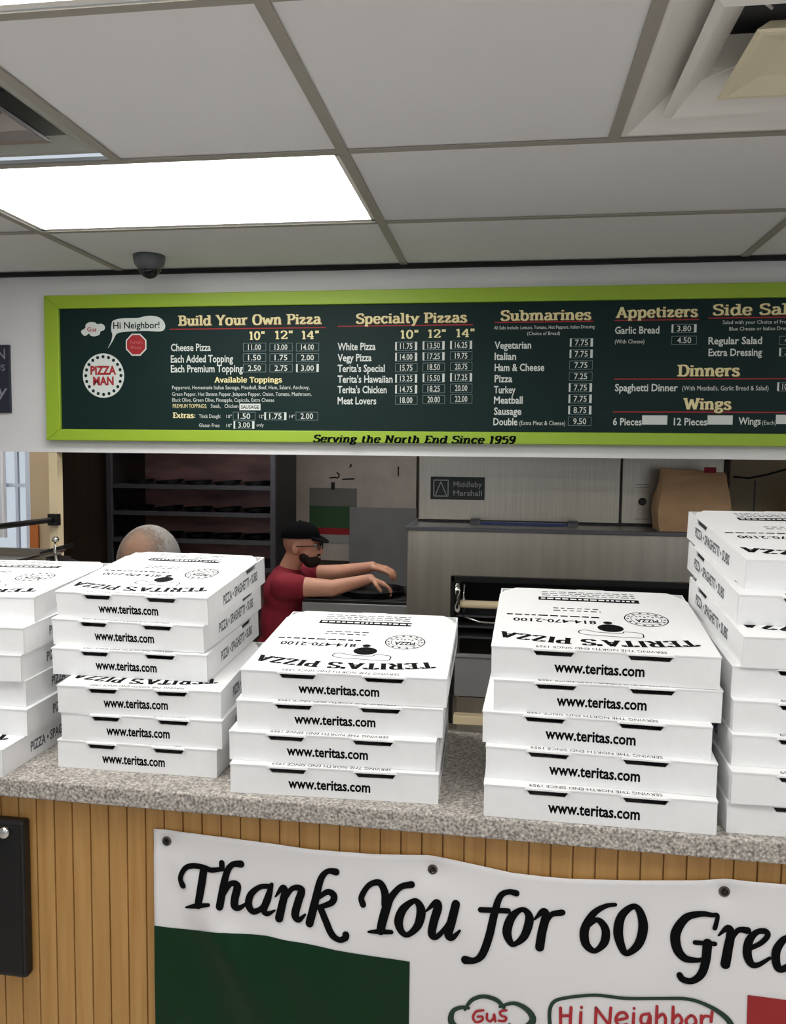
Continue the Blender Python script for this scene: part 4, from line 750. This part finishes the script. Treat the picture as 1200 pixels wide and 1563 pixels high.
for key in ('s1', 's2', 's3', 's4', 's5'):
    S_ = STACKS[key]; ms = box_meshes(S_['w'], S_['h'], S_['d']); where, n = WHICH[key]; first = None
    for i, (x, y, z, a, tlt) in enumerate(S_['boxes']):
        pos = 'topmost' if i == n-1 else ORD[i]
        r = thing('pizza_box', 'white printed pizza box, %s %s' % (pos, where), 'pizza box', (x, y, z+.0004), (tlt, 0, a), 'pizza boxes stacked on the counter')
        if first is None:
            first = {}
            for nm in ('tray', 'lid', 'front_lettering', 'side_lettering', 'side_lettering2'):
                first[nm] = ms[nm][0].build(nm.strip('2'), ms[nm][1], parent=r)
            first['tabs'] = [m_.build('tuck_tab', mt, parent=first['lid']) for m_, mt in ms['tabs']]
            first['lid_printing'] = ms['lid_printing'][0].build('lid_printing', M_ink, parent=first['lid'])
            first['bar_lettering'] = ms['bar_lettering'][0].build('bar_lettering', M_box, parent=first['lid'])
        else:
            lid = None
            for nm in ('tray', 'lid', 'front_lettering', 'side_lettering', 'side_lettering2'):
                c = first[nm].copy(); COL.objects.link(c); c.parent = r
                if nm == 'lid': lid = c
            for src in first['tabs'] + [first['lid_printing'], first['bar_lettering']]:
                c = src.copy(); COL.objects.link(c); c.parent = lid

# ------------------------------------------------------------------ kitchen: conveyor ovens
t = thing('conveyor_oven', 'lower stainless steel conveyor oven with a wide dark opening behind the box stacks', 'oven', (0, 3.3, 0))
mb = MB(); D1 = 1.0
q = [(-.404, .10), (-.404, 1.344), (1.6, 1.344), (1.6, .10), (1.35, .10), (1.35, 1.147), (-.216, 1.147), (-.216, .10)]
mb.prism([(x, 0, z) for x, z in q], [(x, .5, z) for x, z in q]); mb.box((-.404, .5, .10), (1.6, D1, 1.344))
mb.build('hood', M_steelh, parent=t, bevel=.006)
mb = MB(); mb.box((-.41, -.012, 1.344), (1.61, D1, 1.352)); mb.box((-.41, -.014, 1.336), (1.61, -.001, 1.352)); mb.build('top_sheet', M_dgrey, parent=t, bevel=.002)
mb = MB(); mb.box((-.216, -.006, 1.128), (1.35, .02, 1.149)); mb.box((-.218, -.006, .53), (-.206, .02, 1.149)); mb.build('opening_trim', M_blackm, parent=t)
mb = MB(); mb.box((-.206, .47, .50), (1.35, .499, 1.128)); mb.build('inner_wall', M_black, parent=t)
mb = MB(); mb.tube([(-.19, -.02, 1.12), (-.19, -.035, 1.09), (-.19, -.035, 1.03), (-.19, -.01, .995)], .011, 10); mb.tube([(-.165, .0, 1.12), (-.165, -.01, 1.06), (-.165, .01, 1.0)], .006, 10); mb.build('side_rail', M_chrome, parent=t, smooth=True)
mb = MB(); mb.tube([(-.18, .0, 1.035), (1.3, .0, 1.035)], .016, 14); mb.build('roller', M_cream, parent=t, smooth=True)
for z in (.975, .93, .885):
    mb = MB(); mb.box((-.2, .03, z), (1.33, .40, z+.008)); mb.build('conveyor_rack', M_dgrey, parent=t)
mb = MB(); mb.tube([(-.17, -.005, .985), (-.10, -.012, .965), (.0, -.012, .962), (1.2, -.01, .962)], .004, 8); mb.build('wire_guard', M_chrome, parent=t, smooth=True)
mb = MB(); mb.box((-.2, .005, .645), (1.33, .03, .822)); mb.box((-.2, -.004, .812), (1.33, .005, .826)); mb.build('crumb_drawer', M_grey, parent=t, bevel=.002)
mb = MB(); mb.box((-.2, -.03, .535), (1.33, .02, .572)); mb.build('lower_ledge', M_cream, parent=t, bevel=.003)
for x in (-.3, 1.5):
    for y in (.1, .9):
        mb = MB(); mb.tube([(x, y, 0), (x, y, .10)], .03, 12); mb.build('leg', M_blackm, parent=t)

t = thing('conveyor_oven', 'upper stainless steel oven with a black nameplate, standing on the lower oven', 'oven', (0, 3.55, 1.352))
mb = MB(); mb.box((-.386, .0, .008), (.483, .75, .62)); mb.build('front_panel', M_steel, parent=t, bevel=.004)
mb = MB(); mb.box((.490, .004, .008), (.905, .75, .62)); mb.build('control_panel', M_steel, parent=t, bevel=.004)
mb = MB(); mb.box((-.39, .01, 0), (.90, .74, .009)); mb.box((.483, .012, 0), (.490, .74, .62)); mb.build('seam', M_black, parent=t)
mb = MB(); mb.box((-.333, -.006, .100), (-.095, .0, .200)); pl = mb.build('nameplate', M_plate, parent=t, bevel=.002)
mb = MB(); N_ = lambda x, y: (x, -.0068, y)
sans(mb, N_, 'Middleby', -.232, .156, .125, .024, 0, .01); sans(mb, N_, 'Marshall', -.232, .118, .125, .024, 0, .01)
for q in (((-.318, .185), (-.255, .185)), ((-.255, .185), (-.255, .115)), ((-.255, .115), (-.318, .115)), ((-.318, .115), (-.318, .185)), ((-.31, .12), (-.287, .178)), ((-.287, .178), (-.263, .12))): ribbon(mb, N_, [(*q[0], .0045), (*q[1], .0045)])
mb.build('lettering', mat('plate_letter', srgb(170, 174, 168), .5), parent=pl)
mb = MB(); mb.lathe([(.016, 0), (.016, .01), (.012, .016)], n=18); mb.build('knob', M_black, parent=t, loc=(.575, .004, .106), rot=(PI/2, 0, 0))
for z in (.165, .178, .03): 
    mb = MB(); mb.box((.545, .001, z), (.60, .0045, z+.002)); mb.build('panel_line', M_dgrey, parent=t)
for x in (-.13, .28):
    mb = MB(); mb.box((x-.022, -.10, 0), (x+.022, -.06, .014)); mb.tube([(x-.02, -.08, .016), (x+.02, -.08, .016)], .008, 8); mb.build('clamp', M_dgrey, parent=t)
mb = MB(); mb.box((-.105, -.09, 0), (.255, -.07, .012)); mb.build('hinge_bar', mat('steel_blue_reflection', srgb(60, 70, 110), .35, .7), parent=t)  # rail coloured blue to stand for a bluish reflection

def paper_bag(x, y, z, wx, wy, h, label, lean=0.0, tagged=False):
    t = thing('paper_bag', label, 'paper bag', (x, y, z))
    mb = MB(); n = 9; rows = []
    rnd = random.Random(int(x*1000))
    per = [(-1, -1), (-.5, -1.02), (0, -.98), (.5, -1.03), (1, -1), (1.03, -.4), (.93, 0), (1.03, .4), (1, 1), (.5, 1.02), (0, .98), (-.5, 1.03), (-1, 1), (-1.03, .4), (-.93, 0), (-1.03, -.4)]
    for k in range(n+1):
        s = k/n; fl = 1-.55*max(0, s-.45)/.55; bul = 1+.10*math.sin(min(1, s*1.3)*PI)
        rows.append([(a*wx/2*bul*(1-.12*max(0, s-.6)) + lean*s + rnd.uniform(-.003, .003), b*wy/2*fl*bul + rnd.uniform(-.003, .003), h*s*(1-.03*(a+1)*(s > .9)) + (rnd.uniform(-.004, .004) if 0 < k else 0)) for a, b in per])
    m = len(per)
    mb.v = [p for r in rows for p in r]
    for k in range(n):
        for q in range(m):
            j = (q+1) % m; mb.f.append((k*m+q, k*m+j, (k+1)*m+j, (k+1)*m+q)); mb.mi.append(0)
    mb.f.append(tuple(range(m-1, -1, -1))); mb.mi.append(0); mb.f.append(tuple(n*m+q for q in range(m))); mb.mi.append(0)
    mb.build('bag_body', M_bag, parent=t, smooth=False)
    if tagged:
        mb = MB(); mb.box((wx*.18, -wy*.30, h*.94), (wx*.36, -wy*.22, h*1.03)); mb.build('clip', M_shirt, parent=t, bevel=.003)
    return t
paper_bag(.735, 3.40, 1.3525, .25, .15, .25, 'brown paper bag standing on the lower oven in front of the upper oven', .01, True)
paper_bag(1.26, 3.42, 1.3525, .24, .15, .22, 'brown paper bag at the right edge of the pass-through, beside the pale cabinet', 0)
t = thing('storage_cabinet', 'pale beige cabinet right of the upper oven, above the tall box stack', 'cabinet', (0, 3.72, 0))
mb = MB(); mb.box((.97, 0, 1.354), (1.62, .5, 2.1)); mb.build('body', mat('cabinet_beige', srgb(168, 152, 120), .5, noise=(3, .06, 3, (1, 1, 1))), parent=t, bevel=.006)
mb = MB(); mb.box((.92, -.02, 1.354), (.965, .3, 2.1)); mb.build('door_edge', M_brown, parent=t)
mb = MB(); mb.box((1.075, -.004, 1.37), (1.081, .001, 1.55)); mb.build('seam', M_dgrey, parent=t)
mb = MB(); mb.tube([(.985, -.006, 1.565), (1.05, -.008, 1.56), (1.12, -.008, 1.575), (1.20, -.008, 1.60), (1.30, -.008, 1.615)], .004, 8); mb.build('wire', M_blackm, parent=t, smooth=True)

# exit table at the oven's left end
t = thing('oven_exit_table', 'black topped exit table with a grey front at the left end of the ovens', 'table', (-.69, 3.98, 0))
mb = MB(); mb.box((-.28, -.22, .86), (.27, .30, .93)); mb.build('top_frame', M_grey, parent=t, bevel=.004)
mb = MB(); mb.box((-.275, -.215, .93), (.265, .29, .938))
for k in range(14): mb.tube([(-.27, -.21+.036*k, .942), (.26, -.21+.036*k, .942)], .004, 6)
mb.build('wire_shelf', M_black, parent=t)
for x in (-.25, .24):
    for y in (-.19, .27):
        mb = MB(); mb.tube([(x, y, 0), (x, y, .86)], .018, 10); mb.build('leg', M_dgrey, parent=t)
t = thing('round_tray', 'low black round tray on the exit table under the hands of the man', 'tray', (-.66, 3.96, .9465))
mb = MB(); mb.lathe([(.15, 0), (.165, .03), (.168, .03), (.153, -.0), (.0, .004)], n=36); mb.build('pan', M_black, parent=t, smooth=False)

# back of the kitchen
mb = MB(); mb.box((-1.55, 5.5, .9), (-.612, 5.6, ZC)); struct(mb, 'wall_stained_panel', M_dirty)
mb = MB(); mb.box((-.612, 5.47, .0), (-.585, 5.6, ZC)); struct(mb, 'trim_6', M_brown)
t = thing('poster', 'small poster with grey, green, red and white bands on the stained kitchen wall', 'poster', (-1.197, 5.498, 1.213))
mb = MB(); mb.box((-.169, -.002, .07), (.169, 0, .195)); mb.build('grey_band', M_pgrey, parent=t)
mb = MB(); mb.box((-.169, -.002, -.085), (.169, 0, .07)); mb.build('green_band', M_pgreen, parent=t)
mb = MB(); mb.box((-.169, -.002, -.13), (.169, 0, -.085)); mb.build('red_band', M_pred, parent=t)
mb = MB(); mb.box((-.169, -.002, -.195), (.169, 0, -.13)); mb.build('white_band', M_pwhite, parent=t)
mb = MB(); mb.box((-.012, -.012, .185), (.012, 0, .235)); mb.build('clip', M_black, parent=t)
mb = MB(); W_ = lambda x, z: (x, 5.4985, z)
for a in ([(-1.22, 1.478), (-1.19, 1.482), (-1.165, 1.48), (-1.155, 1.50), (-1.17, 1.515)], [(-1.08, 1.555), (-1.07, 1.565), (-1.075, 1.575)], [(-.74, 1.50), (-.74, 1.56)], [(-1.13, 1.47), (-1.05, 1.474)]): ribbon(mb, W_, [(x, z, .010) for x, z in spline(a)])
struct(mb, 'trim_7', M_blackm)
t = thing('splash_panel', 'grey sheet metal panel standing behind the exit table', 'metal panel', (-.815, 5.3, 0))
mb = MB(); mb.box((-.226, 0, .5), (.226, .01, 1.292)); mb.build('sheet', M_grey, parent=t, bevel=.002)
for x in (-.2, .2):
    mb = MB(); mb.box((x-.015, .01, 0), (x+.015, .04, 1.2)); mb.build('leg', M_dgrey, parent=t)

# pan rack
t = thing('pan_rack', 'dark steel pan rack with a pink reflection coloured into its back, behind the grey-haired person', 'rack', (-1.731, 4.25, 0))
mb = MB(); mb.box((-.482, 0, .05), (-.470, .45, 2.2)); mb.build('side_panel', M_black, parent=t)
mb = MB(); mb.box((.470, .006, .05), (.482, .45, 2.2)); mb.build('side_panel', M_black, parent=t)
for x in (-.486, .460):
    mb = MB(); mb.box((x, -.015, 0), (x+.026, .010, 2.2)); mb.build('post', M_dgrey, parent=t)
mb = MB(); mb.box((-.47, .44, .05), (.47, .45, 2.2)); mb.build('back_panel', M_pink, parent=t)
for z in (.40, .70, 1.0, 1.151, 1.302, 1.452, 1.75):
    mb = MB(); mb.box((-.468, 0, z), (.458, .438, z+.012)); mb.box((-.460, -.005, z-.008), (.460, 0, z+.016)); mb.build('shelf', M_dgrey, parent=t)
pan = None
for row, z in (('upper visible shelf', 1.452), ('middle visible shelf', 1.302), ('lower visible shelf', 1.151)):
    for i in range(5):
        lb = 'dark pizza pan on the %s of the pan rack, %s' % (row, ('leftmost', 'second from the left', 'middle one', 'second from the right', 'rightmost')[i])
        if pan is None:
            pan = MB(); pan.lathe([(.060, 0), (.078, .024), (.081, .024), (.063, -.001), (.001, .002)], n=24); pan = pan.build('pizza_pan', M_blackm); o = pan
        else:
            o = pan.copy(); COL.objects.link(o)
        o.location = (-1.731-.345+.173*i, 4.25+.12, z+.0135); o.rotation_euler = (0, math.radians(-3-2*(i % 2)), 0); tag(o, lb, 'pan', 'dark pizza pans on the rack')
t = thing('tall_cabinet', 'tall dark brown cabinet between the cream post and the pan rack', 'cabinet', (-2.44, 4.27, 0))
mb = MB(); mb.box((-.07, .02, .06), (.215, .28, 2.2)); mb.build('body', M_brown, parent=t, bevel=.003)
mb = MB(); mb.box((-.068, 0, .09), (.205, .02, 2.18)); mb.build('door', M_brown, parent=t, bevel=.003)
mb = MB(); mb.box((-.07, .03, 0), (.215, .27, .06)); mb.build('plinth', M_black, parent=t)

# left of the opening: rail, steel table with pans and a small black appliance
t = thing('counter_rail', 'black horizontal rail running from the cream post towards the counter at the left edge', 'rail', (0, 0, 0))
mb = MB(); mb.tube([(-1.765, 2.945, 1.377), (-1.79, 2.66, 1.377), (-1.80, 2.0, 1.377)], .011, 10); mb.build('bar', M_black, parent=t, smooth=True)
mb = MB(); mb.box((-1.785, 2.935, 1.355), (-1.745, 2.962, 1.40)); mb.build('bracket', M_black, parent=t)
mb = MB(); mb.tube([(-1.80, 2.0, 0), (-1.80, 2.0, 1.377)], .016, 10); mb.build('post', M_black, parent=t)
t = thing('work_table', 'steel work table at the left edge behind the box stacks, holding pans', 'table', (-1.95, 2.62, 0))
mb = MB(); mb.box((-.55, -.25, 1.165), (.48, .25, 1.20)); mb.build('table_top', M_steel, parent=t, bevel=.004)
for x in (-.52, .45):
    for y in (-.22, .22):
        mb = MB(); mb.tube([(x, y, 0), (x, y, 1.165)], .02, 10); mb.build('leg', M_dgrey, parent=t)
for i, (z, dx) in enumerate(((1.2005, 0), (1.2265, .012), (1.2525, -.008))):
    t = thing('sheet_pan', 'silver rimmed sheet pan at the left edge, %s of a stack of three' % ('bottom', 'middle', 'top')[i], 'pan', (-1.90+dx, 2.62, z), group='silver sheet pans on the steel table')
    mb = MB(); a, b = .27, .19
    mb.prism([(-a+.02, -b+.02, 0), (a-.02, -b+.02, 0), (a-.02, b-.02, 0), (-a+.02, b-.02, 0)], [(-a+.018, -b+.018, .003), (a-.018, -b+.018, .003), (a-.018, b-.018, .003), (-a+.018, b-.018, .003)])
    for q in (((-a, -b), (a, -b), (a-.02, -b+.02), (-a+.02, -b+.02)), ((a, -b), (a, b), (a-.02, b-.02), (a-.02, -b+.02)), ((a, b), (-a, b), (-a+.02, b-.02), (a-.02, b-.02)), ((-a, b), (-a, -b), (-a+.02, -b+.02), (-a+.02, b-.02))):
        mb.prism([(*q[0], .023), (*q[1], .023), (*q[2], .001), (*q[3], .001)], [(*q[0], .0255), (*q[1], .0255), (*q[2], .004), (*q[3], .004)])
    mb.build('tray', M_steel, parent=t)
    mb = MB(); mb.tube([(-a, -b, .0245), (a, -b, .0245), (a, b, .0245), (-a, b, .0245), (-a, -b, .0245)], .0035, 6); mb.build('rolled_rim', M_chrome, parent=t)
t = thing('countertop_appliance', 'small black appliance with a chrome post in front of the dark partition', 'appliance', (-1.555, 2.66, 1.2005))
mb = MB(); mb.prism([(-.05, -.06, 0), (.06, -.06, 0), (.06, .06, 0), (-.05, .06, 0)], [(-.05, -.04, .075), (.035, -.04, .05), (.035, .05, .05), (-.05, .05, .075)]); mb.build('body', M_black, parent=t, bevel=.005)
mb = MB(); mb.prism([(-.075, -.035, .082), (.015, -.035, .102), (.015, .035, .102), (-.075, .035, .082)], [(-.075, -.035, .090), (.015, -.035, .118), (.015, .035, .118), (-.075, .035, .090)]); mb.build('guard', M_black, parent=t, bevel=.003)
mb = MB(); mb.tube([(-.002, -.05, .04), (-.006, -.052, .10), (-.004, -.05, .138)], .006, 10); mb.lathe([(.011, .132), (.013, .14), (.008, .148)], (-.004, -.05, 0), 14); mb.build('post', M_chrome, parent=t, smooth=True)
mb = MB(); mb.lathe([(.03, .045), (.032, .052), (.02, .056)], (.02, -.03, 0), 20); mb.build('foot_plate', M_chrome, parent=t, smooth=True)

# ------------------------------------------------------------------ people
def hand(mb, w, d, up, s=1.0, curl=.6, thumb=1):
    """palm and five curled fingers; w wrist, d direction, up = back of the hand"""
    w = Vector(w); d = Vector(d).normalized(); up = Vector(up); up = (up - d*up.dot(d)).normalized(); side = d.cross(up)*thumb
    for k in (-1, 0, 1): mb.capsule(w+side*.022*k*s+d*.012*s, .017*s, w+side*.026*k*s+d*.075*s, .015*s)
    for k, (off, L) in enumerate(((.036, .070), (.012, .080), (-.012, .075), (-.034, .058))):
        p = w + d*.082*s + side*off*s; a = curl*.4; q = p
        for j in range(3):
            dr = d*math.cos(a) - up*math.sin(a); q2 = q + dr*L*s*(.45, .32, .23)[j]
            mb.capsule(q, (.0100, .0095, .009)[j]*s, q2, (.0095, .009, .0085)[j]*s); q = q2; a += curl*.75
    p = w + d*.022*s + side*.026*s; q = p + (d*.5+side*.7-up*.4).normalized()*.042*s; r = q + (d*.8+side*.1-up*.5).normalized()*.036*s
    mb.capsule(p, .0135*s, q, .011*s); mb.capsule(q, .011*s, r, .0095*s)

pa = thing('person', 'man in a maroon T-shirt, black cap and glasses reaching both arms towards the oven', 'person', (-1.10, 3.95, 0))
o = Vector((-1.10, 3.95, 0))
L = lambda x, y, z: Vector((x, y, z)) - o
mb = MB()
Hc = L(-1.015, 3.95, 1.195)
mb.ellipsoid(Hc+Vector((-.012, 0, .012)), (.092, .072, .088))                       # skull
mb.ellipsoid(Hc+Vector((.030, 0, -.045)), (.055, .056, .066))                       # face and jaw
mb.ellipsoid(Hc+Vector((.058, 0, -.093)), (.024, .030, .020))                       # chin
mb.capsule(Hc+Vector((.076, 0, -.008)), .010, Hc+Vector((.096, 0, -.040)), .013)     # nose
mb.ellipsoid(Hc+Vector((.080, 0, -.066)), (.014, .024, .009))                       # lips
mb.ellipsoid(Hc+Vector((.070, 0, .012)), (.018, .050, .012))                        # brow
for s in (-1, 1): mb.ellipsoid(Hc+Vector((-.022, .072*s, -.022)), (.020, .010, .032)) # ears
mb.capsule(L(-1.055, 3.95, 1.13), .050, L(-1.10, 3.95, 1.03), .056)                 # neck
mb.ellipsoid(L(-1.10, 3.95, .94), (.10, .165, .13)); mb.ellipsoid(L(-1.115, 3.95, .78), (.10, .15, .17)); mb.ellipsoid(L(-1.14, 3.95, .60), (.105, .155, .12))
for s, el, wr in ((-1, (-.83, 3.80, .995), (-.655, 3.87, 1.035)), (1, (-.84, 4.10, 1.03), (-.67, 4.03, 1.075))):
    sh_ = (-1.07, 3.95+.165*s, 1.0)
    mb.capsule(L(*sh_), .056, L(*el), .042); mb.capsule(L(*el), .042, L(*wr), .026)
    hand(mb, L(*wr), (.8, .10*(-s), -.30 if s < 0 else -.15), (.25, -.15*s, 1), .92, .7, thumb=-s)
for s in (-1, 1):
    mb.capsule(L(-1.14, 3.95+.085*s, .56), .088, L(-.99, 3.95+.11*s, .38), .058); mb.capsule(L(-.99, 3.95+.11*s, .38), .058, L(-1.13, 3.95+.11*s, .08), .038)
    mb.capsule(L(-1.15, 3.95+.11*s, .045), .04, L(-.99, 3.95+.125*s, .03), .03)
remesh(mb.build('body', M_skin, parent=pa, smooth=True), .0055, 3)
mb = MB()
mb.ellipsoid(L(-1.10, 3.95, .945), (.115, .180, .128)); mb.ellipsoid(L(-1.115, 3.95, .80), (.114, .166, .18)); mb.ellipsoid(L(-1.138, 3.95, .64), (.118, .168, .12))
mb.capsule(L(-1.09, 3.95, 1.035), .066, L(-1.10, 3.95, 1.0), .09)
for s, el in ((-1, (-.83, 3.80, .995)), (1, (-.84, 4.10, 1.03))):
    a = L(-1.07, 3.95+.165*s, 1.0); b = L(*el); mb.capsule(a, .069, a.lerp(b, .30), .062)
remesh(mb.build('t_shirt', M_shirt, parent=pa, smooth=True), .010, 4)
mb = MB()
mb.ellipsoid(L(-1.14, 3.95, .58), (.112, .163, .10))
for s in (-1, 1):
    mb.capsule(L(-1.14, 3.95+.085*s, .56), .097, L(-.99, 3.95+.11*s, .38), .069); mb.capsule(L(-.99, 3.95+.11*s, .38), .069, L(-1.13, 3.95+.11*s, .12), .052)
remesh(mb.build('trousers', M_trouser, parent=pa, smooth=True), .011, 3)
mb = MB()
n, m_ = 28, 9
cc = Hc+Vector((-.014, 0, .030))
for k in range(m_):
    for q in range(n):
        def cp(k, q):
            th = PI/2*k/m_; ph = 2*PI*q/n
            return cc+Vector((.102*math.cos(th)*math.cos(ph), .084*math.cos(th)*math.sin(ph), .082*math.sin(th)**.9 if th > 0 else 0))
        mb.face([cp(k, q), cp(k, q+1), cp(k+1, q+1), cp(k+1, q)])
mb.ellipsoid(cc+Vector((0, 0, .081)), (.007, .007, .005))
mb.face([cc+Vector((.102*math.cos(2*PI*q/n), .084*math.sin(2*PI*q/n), 0)) for q in range(n-1, -1, -1)])
cp_ = mb.build('cap', M_cap, parent=pa, smooth=True)
mb = MB(); br = [(.078+.068*math.sin(PI*k/12)**.7*1.0, .072*math.cos(PI*k/12), -.014-.018*math.sin(PI*k/12)+.012*abs(math.cos(PI*k/12))*0) for k in range(13)]
inn = [(.072, .072*math.cos(PI*k/12), .004) for k in range(13)]
for a, b in ((0, 0), (0, .004)):
    pass
top_ = [cc+Vector((x, y, z+.012)) for x, y, z in br]; bot_ = [p+Vector((0, 0, -.005)) for p in top_]; ti = [cc+Vector((x, y, z+.010)) for x, y, z in inn]; bi = [p+Vector((0, 0, -.005)) for p in ti]
for k in range(12):
    mb.face([ti[k], top_[k], top_[k+1], ti[k+1]]); mb.face([bi[k+1], bot_[k+1], bot_[k], bi[k]]); mb.face([top_[k], bot_[k], bot_[k+1], top_[k+1]])
mb.build('visor', M_cap, parent=cp_, smooth=True)
mb = MB()
mb.ellipsoid(Hc+Vector((.046, 0, -.086)), (.046, .060, .038)); mb.ellipsoid(Hc+Vector((.020, 0, -.066)), (.040, .066, .036)); mb.ellipsoid(Hc+Vector((.084, 0, -.056)), (.010, .028, .007))
remesh(mb.build('beard', M_beard, parent=pa, smooth=True), .005, 2)
for s in (-1, 1):
    mb = MB(); mb.ellipsoid(Hc+Vector((.072, .030*s, -.010)), (.012, .014, .010)); mb.build('eye', M_white, parent=pa, smooth=True)
mb = MB()
for s in (-1, 1):
    c = Hc+Vector((.094, .032*s, -.012)); mb.tube([c+Vector((-.004*abs(math.cos(2*PI*k/16)), .025*math.cos(2*PI*k/16), .018*math.sin(2*PI*k/16))) for k in range(17)], .0026, 6)
    mb.tube([c+Vector((-.004, .025*s, .006)), c+Vector((-.05, .044*s, .006)), c+Vector((-.115, .046*s, .002))], .0028, 6)
mb.tube([Hc+Vector((.094, -.008, -.008)), Hc+Vector((.098, 0, -.006)), Hc+Vector((.094, .008, -.008))], .0026, 6)
mb.build('glasses', M_black, parent=pa)

pb = thing('person', 'person with thinning grey hair seen from behind, head just above the second box stack', 'person', (-1.035, 2.22, 0))
mb = MB(); H = Vector((0, .02, 1.312))
mb.ellipsoid(H+Vector((0, -.008, .010)), (.079, .098, .100)); mb.ellipsoid(H+Vector((0, .045, -.055)), (.056, .058, .066)); mb.ellipsoid(H+Vector((0, .085, -.10)), (.028, .022, .02))
mb.capsule(H+Vector((0, .095, -.01)), .010, H+Vector((0, .118, -.045)), .014); mb.ellipsoid(H+Vector((0, .096, -.075)), (.024, .012, .009))
for s in (-1, 1): mb.ellipsoid(H+Vector((.082*s, .005, -.02)), (.010, .020, .032))
mb.capsule(H+Vector((0, -.015, -.07)), .052, Vector((0, -.03, 1.12)), .058)
mb.ellipsoid((0, -.02, 1.0), (.18, .10, .15)); mb.ellipsoid((0, -.02, .82), (.15, .11, .18)); mb.ellipsoid((0, -.03, .66), (.155, .11, .12))
for s in (-1, 1):
    mb.capsule((.185*s, -.02, 1.06), .050, (.215*s, .03, .83), .038); mb.capsule((.215*s, .03, .83), .038, (.17*s, .22, .80), .026)
    hand(mb, (.17*s, .22, .80), (-.2*s, 1, -.1), (0, .1, 1), .88, .5, thumb=-s)
    mb.capsule((.085*s, -.02, .62), .078, (.09*s, .0, .36), .055); mb.capsule((.09*s, 0, .36), .055, (.09*s, -.02, .07), .036); mb.capsule((.09*s, -.03, .04), .036, (.10*s, .13, .028), .027)
remesh(mb.build('body', M_skin, parent=pb, smooth=True), .0065, 3)
mb = MB()                                   # close-cropped hair, thin over the crown
mb.ellipsoid(H+Vector((0, -.014, .016)), (.090, .104, .108), nu=32, nv=20); mb.ellipsoid(H+Vector((0, -.035, -.03)), (.086, .084, .09), nu=32, nv=20)
remesh(mb.build('hair', M_hair, parent=pb, smooth=True), .006, 2)
mb = MB(); mb.ellipsoid((0, -.02, 1.0), (.192, .112, .155)); mb.ellipsoid((0, -.02, .82), (.164, .122, .19)); mb.ellipsoid((0, -.03, .67), (.168, .122, .12))
for s in (-1, 1): mb.capsule((.185*s, -.02, 1.06), .062, (.205*s, .013, .90), .052)
remesh(mb.build('shirt', M_greysh, parent=pb, smooth=True), .010, 4)
mb = MB()
mb.ellipsoid((0, -.03, .64), (.163, .117, .10))
for s in (-1, 1): mb.capsule((.085*s, -.02, .62), .087, (.09*s, .0, .36), .066); mb.capsule((.09*s, 0, .36), .066, (.09*s, -.02, .10), .050)
remesh(mb.build('trousers', M_trouser, parent=pb, smooth=True), .011, 3)
